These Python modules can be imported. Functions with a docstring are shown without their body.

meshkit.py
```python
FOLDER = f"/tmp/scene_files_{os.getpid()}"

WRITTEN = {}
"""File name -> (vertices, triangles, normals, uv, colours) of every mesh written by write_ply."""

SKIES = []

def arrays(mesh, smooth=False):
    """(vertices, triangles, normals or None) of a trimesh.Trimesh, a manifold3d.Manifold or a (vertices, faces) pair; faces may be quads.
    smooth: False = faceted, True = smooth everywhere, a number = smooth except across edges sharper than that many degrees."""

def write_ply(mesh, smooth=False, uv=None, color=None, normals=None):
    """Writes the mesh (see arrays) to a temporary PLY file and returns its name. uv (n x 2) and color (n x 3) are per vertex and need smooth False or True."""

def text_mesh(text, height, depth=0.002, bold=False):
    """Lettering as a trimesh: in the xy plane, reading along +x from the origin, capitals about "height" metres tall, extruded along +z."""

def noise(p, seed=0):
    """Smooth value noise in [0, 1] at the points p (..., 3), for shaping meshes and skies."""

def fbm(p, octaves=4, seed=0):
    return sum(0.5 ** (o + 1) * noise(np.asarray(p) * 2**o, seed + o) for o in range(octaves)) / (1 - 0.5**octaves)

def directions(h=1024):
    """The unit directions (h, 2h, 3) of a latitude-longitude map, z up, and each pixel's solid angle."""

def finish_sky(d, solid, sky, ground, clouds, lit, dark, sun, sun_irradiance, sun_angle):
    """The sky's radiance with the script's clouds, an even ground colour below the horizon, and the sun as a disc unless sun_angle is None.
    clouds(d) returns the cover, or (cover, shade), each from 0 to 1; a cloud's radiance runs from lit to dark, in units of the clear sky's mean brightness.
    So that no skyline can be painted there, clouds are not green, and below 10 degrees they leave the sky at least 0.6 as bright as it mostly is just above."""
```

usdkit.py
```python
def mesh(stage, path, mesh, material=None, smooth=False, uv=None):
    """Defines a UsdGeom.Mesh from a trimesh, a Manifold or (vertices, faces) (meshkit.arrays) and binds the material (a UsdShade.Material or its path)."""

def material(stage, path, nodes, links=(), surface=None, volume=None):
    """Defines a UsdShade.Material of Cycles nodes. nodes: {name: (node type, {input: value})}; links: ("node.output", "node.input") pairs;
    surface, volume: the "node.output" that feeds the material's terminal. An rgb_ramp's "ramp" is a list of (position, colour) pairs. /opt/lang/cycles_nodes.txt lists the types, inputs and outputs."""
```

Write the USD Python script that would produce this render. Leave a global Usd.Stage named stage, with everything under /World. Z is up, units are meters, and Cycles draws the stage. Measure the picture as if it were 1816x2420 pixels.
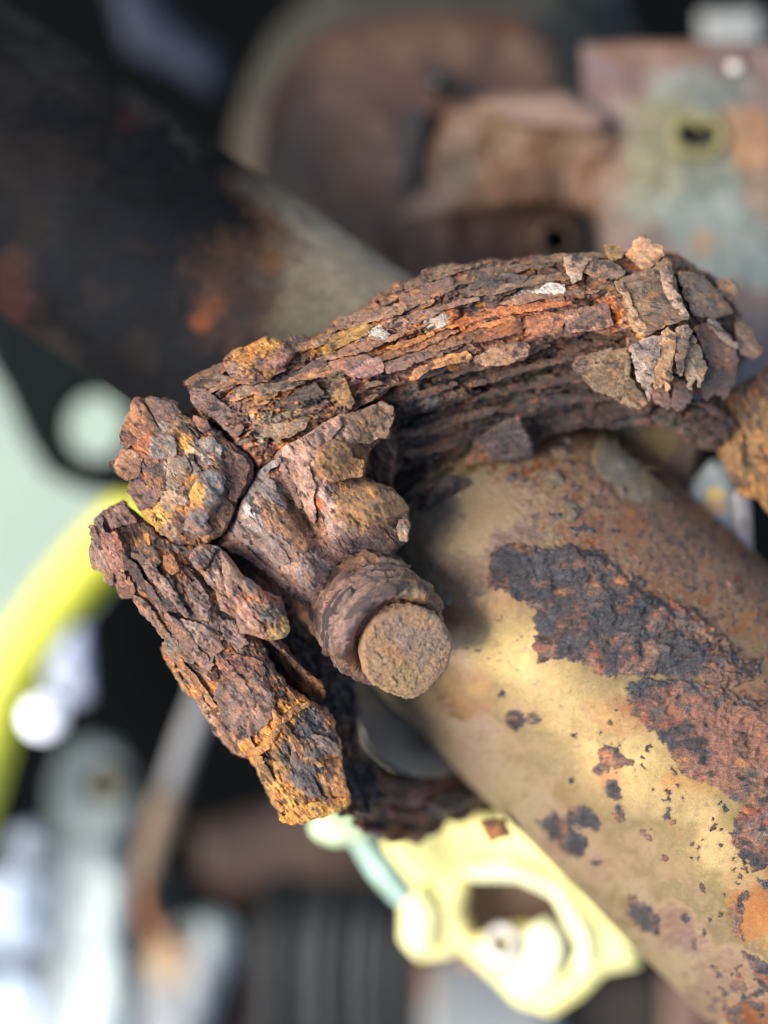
import math, random
import numpy as np, trimesh, shapely, usdkit
from meshkit import noise
from scipy.spatial import cKDTree
from scipy.interpolate import RBFInterpolator
from scipy import ndimage
from shapely.geometry import Polygon, Point, MultiPolygon
from shapely.ops import unary_union
from pxr import Usd, UsdGeom, UsdLux, UsdShade, Sdf, Gf, Vt

random.seed(7); rng = np.random.default_rng(7)
stage = Usd.Stage.CreateInMemory()
UsdGeom.SetStageUpAxis(stage, 'Z'); UsdGeom.SetStageMetersPerUnit(stage, 1.0)
UsdGeom.Xform.Define(stage, '/World')

# ---------------------------------------------------------------- camera, sky, sun
K = 7.434e-5            # metres per unit of length used below (one unit = one photo pixel in the plane of focus)
D = 2959.0              # camera height above that plane, same unit
cam = UsdGeom.Camera.Define(stage, '/World/camera')
cam.AddTranslateOp().Set(Gf.Vec3d(0, 0, D * K))
cam.CreateHorizontalApertureAttr(36.0)
cam.CreateFocalLengthAttr(36.0 * D / 1816.0)
cam.CreateClippingRangeAttr(Gf.Vec2f(0.01, 50.0))
cam.CreateFStopAttr(36.0 * D / 1816.0 / 13.0)
cam.CreateFocusDistanceAttr((D - 15) * K)
cam.CreateExposureAttr(2.3)
SUN = np.array([-0.72, -0.10, 0.69]); SUN /= np.linalg.norm(SUN)
SUN_INT, SKY = 0.4, 0.055
elev, rot = math.asin(SUN[2]), math.atan2(SUN[0], SUN[1])
sky_m = usdkit.material(stage, '/World/Looks/sky', {
    's': ('sky_texture', {'sky_type': 'single_scattering', 'sun_disc': False, 'sun_elevation': elev, 'sun_rotation': rot}),
    'b': ('background_shader', {'strength': SKY})}, [('s.color', 'b.color')], surface='b.background')
dome = UsdLux.DomeLight.Define(stage, '/World/sky')
UsdShade.MaterialBindingAPI.Apply(dome.GetPrim()).Bind(sky_m)
dome.GetPrim().SetCustomDataByKey('kind', 'structure')
sun = UsdLux.DistantLight.Define(stage, '/World/sun')
sun.CreateIntensityAttr(SUN_INT); sun.CreateAngleAttr(36.0); sun.CreateColorAttr(Gf.Vec3f(1.0, 0.95, 0.87))
sun.CreateNormalizeAttr(True)
q = Gf.Rotation(Gf.Vec3d(0, 0, 1), Gf.Vec3d(*SUN.tolist()))
sun.AddOrientOp(UsdGeom.XformOp.PrecisionDouble).Set(Gf.Quatd(q.GetQuat()))

# ---------------------------------------------------------------- helpers: space, noise
FAR = [False]
def deep(z):            # the far things stand well behind the flange
    z = np.asarray(z, float)
    return np.where(z < -600, -850 + (z + 600) * 2.9, z) if FAR[0] else z

def W(x, y, z):
    x, y, z = (np.asarray(a, float) for a in (x, y, z)); z = deep(z)
    s = (D - z) / D
    return np.stack([(x - 908) * s * K, (1210 - y) * s * K, z * K], -1)

def proj(p):
    z = p[..., 2] / K
    s = D / (D - z)
    return 908 + p[..., 0] / K * s, 1210 - p[..., 1] / K * s

def fbm(x, y, sc, oc=4, seed=0, rough=0.5):
    out, tot, a = 0, 0, 1.0
    p = np.stack([np.asarray(x, float) / sc, np.asarray(y, float) / sc, np.full(np.shape(x), 0.37)], -1)
    for o in range(oc):
        out = out + a * noise(p * 2.03 ** o + 17.3 * o, seed + 31 * o); tot += a; a *= rough
    return out / tot

def sst(a, b, x):
    t = np.clip((x - a) / (b - a), 0, 1); return t * t * (3 - 2 * t)

def mixc(c, k, w):
    return c * (1 - w[:, None]) + np.asarray(k) * w[:, None]

class Strata:
    """curvilinear coordinates along and across a bent layer"""
    def __init__(self, pts):
        pts = np.array(pts, float); seg = np.diff(pts, axis=0); L = np.r_[0, np.cumsum(np.hypot(*seg.T))]
        t = np.arange(0, L[-1], 4.0)
        self.p = np.stack([np.interp(t, L, pts[:, 0]), np.interp(t, L, pts[:, 1])], 1)
        for _ in range(12):
            self.p[1:-1] = (self.p[:-2] + self.p[1:-1] * 2 + self.p[2:]) / 4
        self.t = t; d = np.gradient(self.p, axis=0); self.d = d / np.linalg.norm(d, axis=1, keepdims=True)
        self.k = cKDTree(self.p)
    def __call__(self, x, y):
        q = np.stack([x, y], -1); _, i = self.k.query(q)
        r = q - self.p[i]; d = self.d[i]
        return self.t[i] + (r * d).sum(-1), r[:, 1] * d[:, 0] - r[:, 0] * d[:, 1]
    def angle(self, x, y):
        _, i = self.k.query([[x, y]]); d = self.d[i[0]]; return math.atan2(d[1], d[0])

def cells(u, v, sc, stretch, seed):
    """broken plates: id of the plate, distance to its edge, position in it"""
    r = np.random.default_rng(seed)
    uu, vv = u / (sc * stretch), v / sc
    w = 0.35
    uu = uu + w * (fbm(u, v, sc * 1.3, 2, seed + 3) - .5) * 2; vv = vv + w * (fbm(u, v, sc * 1.3, 2, seed + 9) - .5) * 2
    x0, x1, y0, y1 = uu.min() - 1, uu.max() + 1, vv.min() - 1, vv.max() + 1
    n = int((x1 - x0) * (y1 - y0)) + 4
    P = np.stack([r.uniform(x0, x1, n), r.uniform(y0, y1, n)], 1)
    d, i = cKDTree(P).query(np.stack([uu, vv], 1), k=2)
    return i[:, 0], (d[:, 1] - d[:, 0]) * sc, np.stack([uu, vv], 1) - P[i[:, 0]], r.uniform(0, 1, (n, 4))

def ridge(u, v, sc, oc, seed):
    return 1 - np.abs(2 * fbm(u, v, sc, oc, seed, .6) - 1) * 3.2

def relief(u, v, seed, A=1.0, big=46, st=3.0, fib=1.0, crack=1.0, plate=1.0):
    i, e, loc, R = cells(u, v, big, st, seed)
    h = plate * ((R[i, 0] - .5) * 26 + (loc * (R[i, 1:3] - .5)).sum(1) * 32)
    h -= crack * plate * 16 * (R[i, 3] > .4) * np.exp(-(e / 2.0) ** 2)
    i2, e2, loc2, R2 = cells(u, v, big * .33, st * .8, seed + 5)
    h += plate * ((R2[i2, 0] - .5) * 8 + (loc2 * (R2[i2, 1:3] - .5)).sum(1) * 14)
    t = fbm(u / 3.4, v, 32, 4, seed + 11, .58) * 9; f = np.floor(t); h += ((f + sst(.42, .58, t - f)) - 4.5) * 7
    cr = np.abs(fbm(u / 2.6, v, 44, 3, seed + 61) - .5); h -= crack * 13 * np.exp(-(cr / .012) ** 2) * sst(.42, .56, fbm(u, v, 80, 2, seed + 66))
    h += fib * (ridge(u / 6 + v * .2, v + (fbm(u, v, 60, 2, seed + 45) - .5) * 50, 11, 3, seed + 21) - .4) * 4
    wu, wv = u + (fbm(u, v, 26, 3, seed + 41) - .5) * 60, v + (fbm(u, v, 26, 3, seed + 43) - .5) * 44
    t2 = fbm(wu / 2.6 + wv * .4, wv - wu * .12, 22, 4, seed + 31, .62) * 6; f2 = np.floor(t2); h += ((f2 + sst(.44, .56, t2 - f2)) - 3) * 4
    h += (ridge(wu / 2, wv, 26, 4, seed + 25) - .4) * 3 + (fbm(u * .8 + v * .6, v * .8 - u * .6, 7, 3, seed + 27, .72) - .5) * 11 + (ridge(u * .5 + v * .2, v - u * .1, 7, 2, seed + 29) - .4) * 4
    return h * A, i, i2

PUR, BRN, MAU, ORG, RED = map(np.array, ((.10, .050, .037), (.205, .106, .061), (.31, .175, .12), (.50, .195, .045), (.37, .095, .045)))
GRY, DRK, TAN, GLD, PINK, BLU, YEL = map(np.array, ((.19, .178, .17), (.026, .021, .020), (.31, .19, .115), (.36, .20, .07), (.36, .235, .205), (.085, .095, .115), (.50, .29, .06)))

def rustcol(x, y, u, v, seed, w=(1, 1, 1, 1, 1), anchors=(), pid=None, dark=1.0):
    """mauve, orange, red, grey, dark : strengths"""
    c = mixc(np.tile(PUR, (len(x), 1)), BRN, sst(.35, .62, fbm(u / 2, v, 60, 4, seed)))
    for k, s, wt, lo in ((MAU, 1, w[0], .47), (GRY, 2, w[3], .57), (DRK, 3, w[4], .57), (RED, 4, w[2], .60), (ORG, 5, w[1], .58)):
        n = fbm(u / 2.2, v, (70, 48, 44, 40, 36)[s - 1], 5, seed + 40 * s, .6)
        c = mixc(c, k, np.clip(wt, 0, 1) * sst(lo - .04 * (wt - 1), lo + .11 - .04 * (wt - 1), n) * .92)
    for (ax, ay, r, k, s) in anchors:
        d = np.hypot(x - ax, y - ay) / r + (fbm(u / 1.6, v, 26, 4, seed + int(ax) % 97, .62) - .5) * 2.0
        c = mixc(c, k, s * sst(1.15, .75, d))
    if pid is not None:
        R = np.random.default_rng(seed + 77).uniform(.72, 1.28, 100000)
        c = c * R[pid % 100000][:, None]
    fo = fbm(u / 1.7, v, 15, 4, seed + 210, .65); c = mixc(c, ORG * .9, w[1] * .8 * sst(.575, .66, fo)); c = mixc(c, RED * .9, w[2] * .7 * sst(.61, .68, fbm(u / 1.7, v, 13, 4, seed + 230, .65)))
    c = mixc(c, PUR * .45, .8 * sst(.58, .66, fbm(u / 2, v, 17, 4, seed + 250, .65)))
    c = c * (.30 + 1.4 * fbm(u / 2, v, 9, 3, seed + 60, .8))[:, None]
    c = c * np.array([1.06, .97, .86]); c = c.mean(1, keepdims=True) + (c - c.mean(1, keepdims=True)) * 1.12
    L = c.mean(1, keepdims=True); c = c * np.clip(L / .135, .15, 3) ** .42
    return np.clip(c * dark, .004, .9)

# ---------------------------------------------------------------- materials
def vmat(name, bump=0.00012, scale=1300, var=.35, rough=1.0, metal=False, spec=.5, coat=0.0, rv=(.5, 1.3)):
    nodes = {
        'a': ('attribute', {'attribute': 'tint'}), 'g': ('attribute', {'attribute': 'rough'}),
        't': ('texture_coordinate', {}),
        'n': ('noise_texture', {'scale': scale, 'detail': 5.0, 'roughness': .65}),
        'n2': ('noise_texture', {'scale': scale * 3.1, 'detail': 3.0, 'roughness': .6}),
        'r': ('map_range', {'from_min': .3, 'from_max': .7, 'to_min': 1 - var, 'to_max': 1 + var}),
        'r2': ('map_range', {'from_min': .3, 'from_max': .7, 'to_min': 1 - var, 'to_max': 1 + var}),
        'm': ('mix', {'mix_type': 'multiply', 'fac': 1.0}), 'm2': ('mix', {'mix_type': 'multiply', 'fac': 1.0}),
        'rr': ('map_range', {'from_min': .35, 'from_max': .65, 'to_min': rv[0] * rough, 'to_max': rv[1] * rough}),
        'rm': ('math', {'math_type': 'multiply', 'use_clamp': True}),
        'ad': ('math', {'math_type': 'add'}),
        'b': ('bump', {'distance': bump, 'strength': 1.0}),
        'p': ('principled_bsdf', {'specular_ior_level': spec, 'coat_weight': coat, 'coat_roughness': .3})}
    links = [('t.object', 'n.vector'), ('t.object', 'n2.vector'), ('n.fac', 'r.value'), ('a.color', 'm.color1'), ('r.result', 'm.color2'),
             ('n2.fac', 'r2.value'), ('m.color', 'm2.color1'), ('r2.result', 'm2.color2'), ('m2.color', 'p.base_color'), ('n2.fac', 'rr.value'), ('rr.result', 'rm.value1'), ('g.fac', 'rm.value2'), ('rm.value', 'p.roughness'),
             ('n.fac', 'ad.value1'), ('n2.fac', 'ad.value2'), ('ad.value', 'b.height'), ('b.normal', 'p.normal')]
    if metal:
        nodes['k'] = ('attribute', {'attribute': 'metal'}); links.append(('k.fac', 'p.metallic'))
    return usdkit.material(stage, '/World/Looks/' + name, nodes, links, surface='p.BSDF')

M_RUST = vmat('rust', .00048, 2000, .42, spec=.9)
M_PIPE = vmat('pipe_metal', .000014, 1700, .07, metal=True, rv=(.85, 1.12))
M_CRUST = vmat('crust', .00036, 1500, .45, spec=.9)
M_BACK = vmat('worn_surface', .0001, 400, .12, spec=.3)
M_SHEEN = vmat('sooty_metal', .000004, 300, .10, spec=.07, rv=(.97, 1.03))
M_SOOT = vmat('soot', .0001, 500, .2, spec=.04)

# ---------------------------------------------------------------- helpers: prims
used = {}
def path_for(name, parent):
    base = (parent.GetPath().pathString if parent else '/World') + '/'
    k = base + name; n = used.get(k, 0); used[k] = n + 1
    return k if n == 0 else f'{k}_{n:03d}'

def tag(o, label=None, cat=None, group=None, kind=None):
    p = o.GetPrim() if hasattr(o, 'GetPrim') else o
    for a, b in (('label', label), ('category', cat), ('group', group), ('kind', kind)):
        if b: p.SetCustomDataByKey(a, b)
    return p

def thing(name, label, cat, at=(0, 0, 0), group=None):
    x = UsdGeom.Xform.Define(stage, path_for(name, None))
    return tag(x, label, cat, group)

def obj(name, m, mat, parent=None, smooth=True):
    """m: dict(v, f, c, r, k) or trimesh with colour"""
    p = path_for(name, parent)
    g = usdkit.mesh(stage, p, (m['v'], m['f']), mat, smooth=smooth)
    pv = UsdGeom.PrimvarsAPI(g)
    n = len(m['v'])
    if np.ndim(m['c']) == 1:        # grime and uneven tone on plain pieces
        P = np.asarray(m['v']) / K
        m['c'] = np.asarray(m['c'], float) * (.62 + .76 * (.6 * noise(P / 55.0, 5) + .4 * noise(P / 19.0, 6)))[:, None]
        m['c'] = mixc(m['c'], np.asarray(m['c']).mean(0) * np.array([.45, .36, .28]), .55 * sst(.58, .75, noise(P / 34.0, 8) * .6 + noise(P / 12.0, 9) * .4))
    pv.CreatePrimvar('tint', Sdf.ValueTypeNames.Color3fArray, 'vertex').Set(Vt.Vec3fArray.FromNumpy(np.broadcast_to(m['c'], (n, 3)).astype(np.float32).copy()))
    pv.CreatePrimvar('rough', Sdf.ValueTypeNames.FloatArray, 'vertex').Set(Vt.FloatArray.FromNumpy(np.broadcast_to(m.get('r', .6), (n,)).astype(np.float32).copy()))
    if 'k' in m:
        pv.CreatePrimvar('metal', Sdf.ValueTypeNames.FloatArray, 'vertex').Set(Vt.FloatArray.FromNumpy(np.broadcast_to(m['k'], (n,)).astype(np.float32).copy()))
    return g.GetPrim()

def zfield(pts, smooth=2.0):
    P = np.array(pts, float)
    f = RBFInterpolator(P[:, :2] / 100, P[:, 2], kernel='thin_plate_spline', smoothing=smooth * .01)
    lo, hi = P[:, 2].min() - 25, P[:, 2].max() + 25
    return lambda x, y: np.clip(f(np.stack([x, y], -1) / 100), lo, hi)

def jag(poly, amp, sc, seed):
    if not isinstance(poly, Polygon): poly = Polygon(poly)
    poly = poly.buffer(0)
    def ring(r):
        p = np.array(shapely.segmentize(r, 3.0).coords)[:-1]
        dx = (fbm(p[:, 0], p[:, 1], sc, 3, seed, .6) - .5) * 2.4 * amp; dy = (fbm(p[:, 0], p[:, 1], sc, 3, seed + 50, .6) - .5) * 2.4 * amp
        return p + np.stack([dx, dy], 1)
    out = Polygon(ring(poly.exterior), [ring(h) for h in poly.interiors]).buffer(0)
    return max(out.geoms, key=lambda g: g.area) if hasattr(out, 'geoms') else out

def chunk(poly, zf, thick, rnd=12, g=3.0, amp=4, jsc=22, seed=1, rel=None, col=None, rough=None, drop=1.0, bottom=None):
    """a closed solid piece: outline, upper surface zf, thickness, rounded rim, broken relief.
    rel(x,y)->(h, aux) ; col(x,y,aux)->rgb ; everything in the unit of length"""
    poly = jag(poly, amp, jsc, seed)
    x0, y0, x1, y1 = poly.bounds
    xs, ys = np.arange(x0 - g, x1 + 2 * g, g), np.arange(y0 - g, y1 + 2 * g, g)
    X, Y = np.meshgrid(xs, ys)
    ins = shapely.contains_xy(poly, X.ravel(), Y.ravel()).reshape(X.shape)
    cell = ins[:-1, :-1] & ins[1:, :-1] & ins[:-1, 1:] & ins[1:, 1:]
    if not cell.any(): return None
    lab, n = ndimage.label(cell)
    if n > 1:
        cell = lab == 1 + np.argmax(ndimage.sum(cell, lab, range(1, n + 1)))
    pad = np.pad(cell, 1)
    cnt = pad[:-1, :-1].astype(int) + pad[1:, :-1] + pad[:-1, 1:] + pad[1:, 1:]
    use = cnt > 0
    idx = np.full(X.shape, -1); idx[use] = np.arange(use.sum())
    x, y, bd = X[use].copy(), Y[use].copy(), (cnt < 4)[use]
    B = np.vstack([np.array(shapely.segmentize(r, 1.2).coords) for r in [poly.exterior, *poly.interiors]])
    d, i = cKDTree(B).query(np.stack([x, y], 1))
    snap = bd & (d < 2.2 * g)
    x[snap], y[snap] = B[i[snap]].T; d[bd] = 0
    r, c = np.nonzero(cell)
    a, b_, c_, d_ = idx[r, c], idx[r + 1, c], idx[r + 1, c + 1], idx[r, c + 1]
    f = np.vstack([np.stack([a, b_, c_], 1), np.stack([a, c_, d_], 1)])
    base = zf(x, y)
    z = base - drop * rnd * (1 - np.sqrt(1 - (1 - np.clip(d / max(rnd, 1e-6), 0, 1)) ** 2))
    aux = None
    if rel is not None:
        h, aux = rel(x, y); z = z + h * (.35 + .65 * np.clip(d / 9, 0, 1))
    zb = (base - thick) if bottom is None else bottom(x, y)
    zb = np.minimum(zb, z - 2)
    top, bot = W(x, y, z), W(x, y, zb)
    C = col(x, y, aux) if callable(col) else np.tile(np.asarray(col, float), (len(x), 1))
    R = rough(x, y, C) if callable(rough) else np.full(len(x), .6 if rough is None else rough)
    e = np.vstack([f[:, [0, 1]], f[:, [1, 2]], f[:, [2, 0]]])
    key = e[:, 0].astype(np.int64) * len(x) + e[:, 1]; rev = e[:, 1].astype(np.int64) * len(x) + e[:, 0]
    be = e[~np.isin(key, rev)]
    n = len(x); bv = np.unique(be); m = {k: j for j, k in enumerate(bv)}
    lu = np.full(n, -1); lu[bv] = np.arange(len(bv))
    nl = 3; nb = len(bv); walls = []; wv = []
    for l in range(nl + 1):
        t = l / nl
        p = top[bv] * (1 - t) + bot[bv] * t
        if 0 < l < nl:
            nn = noise(np.stack([x[bv] / 14, y[bv] / 14, np.full(nb, l * 3.1)], -1), seed) - .5
            p = p + np.stack([nn, nn * .6, nn * 0], -1) * 5 * K
        wv.append(p)
    for l in range(nl):
        o = 2 * n + l * nb
        A, Bq = lu[be[:, 0]] + o, lu[be[:, 1]] + o
        walls += [np.stack([Bq, A, A + nb], 1), np.stack([Bq, A + nb, Bq + nb], 1)]
    V = np.vstack([top, bot, *wv]); F = np.vstack([f, f[:, ::-1] + n, *walls])
    CC = np.vstack([C, C, *[C[bv] * (.8 + .1 * l) for l in range(nl + 1)]]); RR = np.concatenate([R, R, *[R[bv]] * (nl + 1)])
    return dict(v=V, f=F, c=CC, r=RR)

def tube(pts, rad, seg=20, sub=8, col=(.5, .5, .5), rough=.5):
    """bent round bar through pts (x,y,z); rad a number or one per point"""
    P = np.array([W(*p) for p in pts]); R = np.broadcast_to(rad, len(pts)) * K * np.array([(D - float(deep(p[2]))) / (D - p[2]) for p in pts])
    t = np.linspace(0, len(P) - 1, (len(P) - 1) * sub + 1); i = np.arange(len(P))
    from scipy.interpolate import PchipInterpolator
    C = PchipInterpolator(i, P)(t); Rr = np.interp(t, i, R)
    T = np.gradient(C, axis=0); T /= np.linalg.norm(T, axis=1, keepdims=True)
    up = np.array([0.0, 0, 1]) if abs(T[0][2]) < .9 else np.array([1.0, 0, 0])
    V = []
    for c, r, tt in zip(C, Rr, T):
        a = np.cross(up, tt); a /= np.linalg.norm(a); b = np.cross(tt, a)
        th = np.arange(seg) / seg * 2 * np.pi
        V.append(c + r * (np.cos(th)[:, None] * a + np.sin(th)[:, None] * b))
    n = len(C); V = np.vstack(V + [C[:1], C[-1:]])
    q = np.arange(seg); F = []
    for j in range(n - 1):
        a, b = j * seg + q, j * seg + (q + 1) % seg
        F += [np.stack([a, b, b + seg], 1), np.stack([a, b + seg, a + seg], 1)]
    F += [np.stack([np.full(seg, n * seg), (q + 1) % seg, q], 1), np.stack([np.full(seg, n * seg + 1), (n - 1) * seg + q, (n - 1) * seg + (q + 1) % seg], 1)]
    F = np.vstack(F)
    return dict(v=V, f=F, c=np.array(col), r=rough)

def lathe(p0, p1, prof, seg=64, col=(.5, .5, .5), rough=.5, disp=None, colf=None):
    """turned piece about the axis p0->p1 (x,y,z); prof rows (fraction along, radius)"""
    A, B = W(*p0), W(*p1); KS = K * (D - float(deep(p0[2]))) / (D - p0[2]); ax = B - A; L = np.linalg.norm(ax); ax /= L
    s = np.cross(ax, [0, 1.0, 0]); s /= np.linalg.norm(s); u = np.cross(s, ax)
    th = np.arange(seg) / seg * 2 * np.pi
    prof = np.array(prof, float); V, TT, UU = [], [], []
    for (t, r) in prof:
        rr = np.full(seg, r)
        if disp is not None: rr = np.maximum(rr + disp(np.full(seg, t), th, rr), .01)
        V.append(A + ax * L * t + (rr * KS)[:, None] * (np.cos(th)[:, None] * s + np.sin(th)[:, None] * u)); TT.append(np.full(seg, t)); UU.append(th)
    V = np.vstack(V); n = len(prof); q = np.arange(seg); F = []
    for j in range(n - 1):
        a, b = j * seg + q, j * seg + (q + 1) % seg
        F += [np.stack([a, b, b + seg], 1), np.stack([a, b + seg, a + seg], 1)]
    F = np.vstack(F)
    C = colf(np.concatenate(TT), np.concatenate(UU), V) if colf else np.array(col)
    return dict(v=V, f=F, c=C, r=rough)

def blob(cx, cy, z, rx, ry, rz, col, rough=.5, seed=1, lump=.12, sub=4):
    m = trimesh.creation.icosphere(sub, 1.0); v = m.vertices.copy()
    v *= (1 + lump * 2 * (noise(v * 2.2 + seed, seed) - .5))[:, None]
    c = W(cx, cy, z); s = (D - float(deep(z))) / D
    return dict(v=c + v * np.array([rx * s, ry * s, rz]) * K, f=np.array(m.faces), c=np.array(col), r=rough)
# ---------------------------------------------------------------- the dark space behind
def plain(poly, zf, thick, col, rnd=20, g=8, amp=1.5, seed=3, rough=.6, anchors=(), var=.25, sc=60, relA=0, **kw):
    zfn = zf if callable(zf) else (lambda x, y: np.full(len(x), float(zf)))
    def cf(x, y, aux):
        c = np.tile(np.asarray(col, float), (len(x), 1))
        for (ax, ay, r, k, s) in anchors:
            rx, ry = r if isinstance(r, tuple) else (r, r)
            d = np.hypot((x - ax) / rx, (y - ay) / ry) + (fbm(x, y, 45, 3, seed + int(ax) % 89) - .5) * 1.4
            c = mixc(c, k, s * sst(1.15, .75, d))
        return np.clip(c * (1 - var + 2 * var * fbm(x, y, sc, 4, seed + 8))[:, None], .002, .95)
    rl = (lambda x, y: ((fbm(x, y, 70, 3, seed + 4) - .5) * relA, None)) if relA else None
    return chunk(poly, zfn, thick, rnd=rnd, g=g, amp=amp, jsc=60, seed=seed, col=cf, rough=rough, rel=rl, **kw)

def poly_disc(cx, cy, r, n=48, ry=None):
    t = np.linspace(0, 2 * np.pi, n, endpoint=False); return np.stack([cx + r * np.cos(t), cy + (ry or r) * np.sin(t)], 1)

FAR[0] = True
bay = obj('dark_bay_floor', dict(v=np.array([[-1.6, -1.6, -.60], [1.6, -1.6, -.60], [1.6, 1.6, -.60], [-1.6, 1.6, -.60]]), f=np.array([[0, 1, 2], [0, 2, 3]]), c=np.array([.0015, .0018, .002]), r=.95), M_SOOT, smooth=False)
tag(bay, kind='structure')

# rear pipe, blackened by soot plus overhead shade put into its colour
def rear_pipe():
    t = thing('rear_exhaust_pipe', 'rear exhaust pipe dark with soot and painted shade, running to the upper left corner with orange rust patches', 'exhaust pipe')
    FAR[0] = False
    A, B = W(-464, 44, -760), W(1016, 1072, -560)
    # axis fixed from the two silhouette lines of the pipe
    ax = B - A; L = np.linalg.norm(ax); ax /= L
    e1 = np.cross(ax, [0, 0, 1.0]); e1 /= np.linalg.norm(e1); e2 = np.cross(e1, ax); e2 *= np.sign(e2[2])
    nt, na = 260, 220
    T, TH = np.meshgrid(np.linspace(0, 1, nt), np.linspace(0, 2 * np.pi, na, endpoint=False), indexing='ij')
    R = 375 + (fbm(T * 2000, TH * 400, 260, 3, 4) - .5) * 14
    p = A + ax * (L * T)[..., None] + (R * K)[..., None] * (np.cos(TH)[..., None] * e1 + np.sin(TH)[..., None] * e2)
    x, y = proj(p.reshape(-1, 3)); n = len(x)
    c = np.tile(np.array([.0042, .0040, .0048]), (n, 1))
    c = mixc(c, (.0044, .0048, .0068), sst(.45, .6, fbm(x, y, 160, 4, 2)))
    c = mixc(c, (0.0132, 0.0096, 0.0066), sst(.5, .62, fbm(x, y, 120, 4, 12)) * .35)
    for (ax_, ay_, r, k, s) in ((590, 690, 130, (0.0510, 0.0270, 0.0156), .9), (690, 560, 90, (0.0660, 0.0372, 0.0216), .9), (760, 640, 120, (.17, .135, .09), .9), (850, 700, 130, (.23, .19, .13), .95), (720, 770, 90, (0.1020, 0.0900, 0.0600), .85),
                            (590, 420, 60, (0.0600, 0.0300, 0.0150), .8), (660, 500, 70, (0.0780, 0.0372, 0.0180), .8), (480, 760, 30, (0.1200, 0.0330, 0.0132), .95), (500, 720, 34, (0.0900, 0.0330, 0.0156), .8), (600, 660, 60, (0.0180, 0.0168, 0.0180), .7), (570, 740, 50, (0.0150, 0.0132, 0.0156), .8),
                            (330, 250, 55, (0.0300, 0.0090, 0.0072), .8), (30, 740, 60, (0.0420, 0.0156, 0.0120), .8), (110, 850, 70, (0.0270, 0.0210, 0.0180), .7), (90, 130, 90, (0.0210, 0.0180, 0.0150), .7), (200, 190, 70, (0.0180, 0.0144, 0.0120), .7), (20, 650, 60, (0.0360, 0.0144, 0.0108), .7), (640, 620, 30, (0.0960, 0.0420, 0.0180), .8)):
        d = np.hypot(x - ax_, y - ay_) / r + (fbm(x, y, 60, 4, int(ax_) % 83, .6) - .5) * 1.5
        c = mixc(c, k, s * .8 * sst(1.5, .2, d))
    edge_sheen = sst(-70, -15, (x - 40) * .588 - (y - 20) * .809 + (fbm(x, y, 60, 3, 44) - .5) * 60); c = mixc(c, (.04, .034, .028), edge_sheen * sst(.42, .6, fbm(x, y, 120, 3, 45)) * .6); c = mixc(c, (.25, .195, .13), edge_sheen * sst(520, 800, x) * .9)  # grey sheen of the upper edge painted into the colour
    c *= (.6 + .8 * fbm(x, y, 40, 4, 31, .6))[:, None]
    i, j = np.meshgrid(np.arange(nt - 1), np.arange(na), indexing='ij'); a = (i * na + j).ravel(); b = (i * na + (j + 1) % na).ravel()
    f = np.vstack([np.stack([a, b, b + na], 1), np.stack([a, b + na, a + na], 1)])
    if np.cross(p[0, 1] - p[0, 0], p[1, 0] - p[0, 0]) @ (p[0, 0] - A) < 0: pass
    else: f = f[:, ::-1]
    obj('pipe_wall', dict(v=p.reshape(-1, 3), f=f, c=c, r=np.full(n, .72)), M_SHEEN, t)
    FAR[0] = True
rear_pipe()

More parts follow.
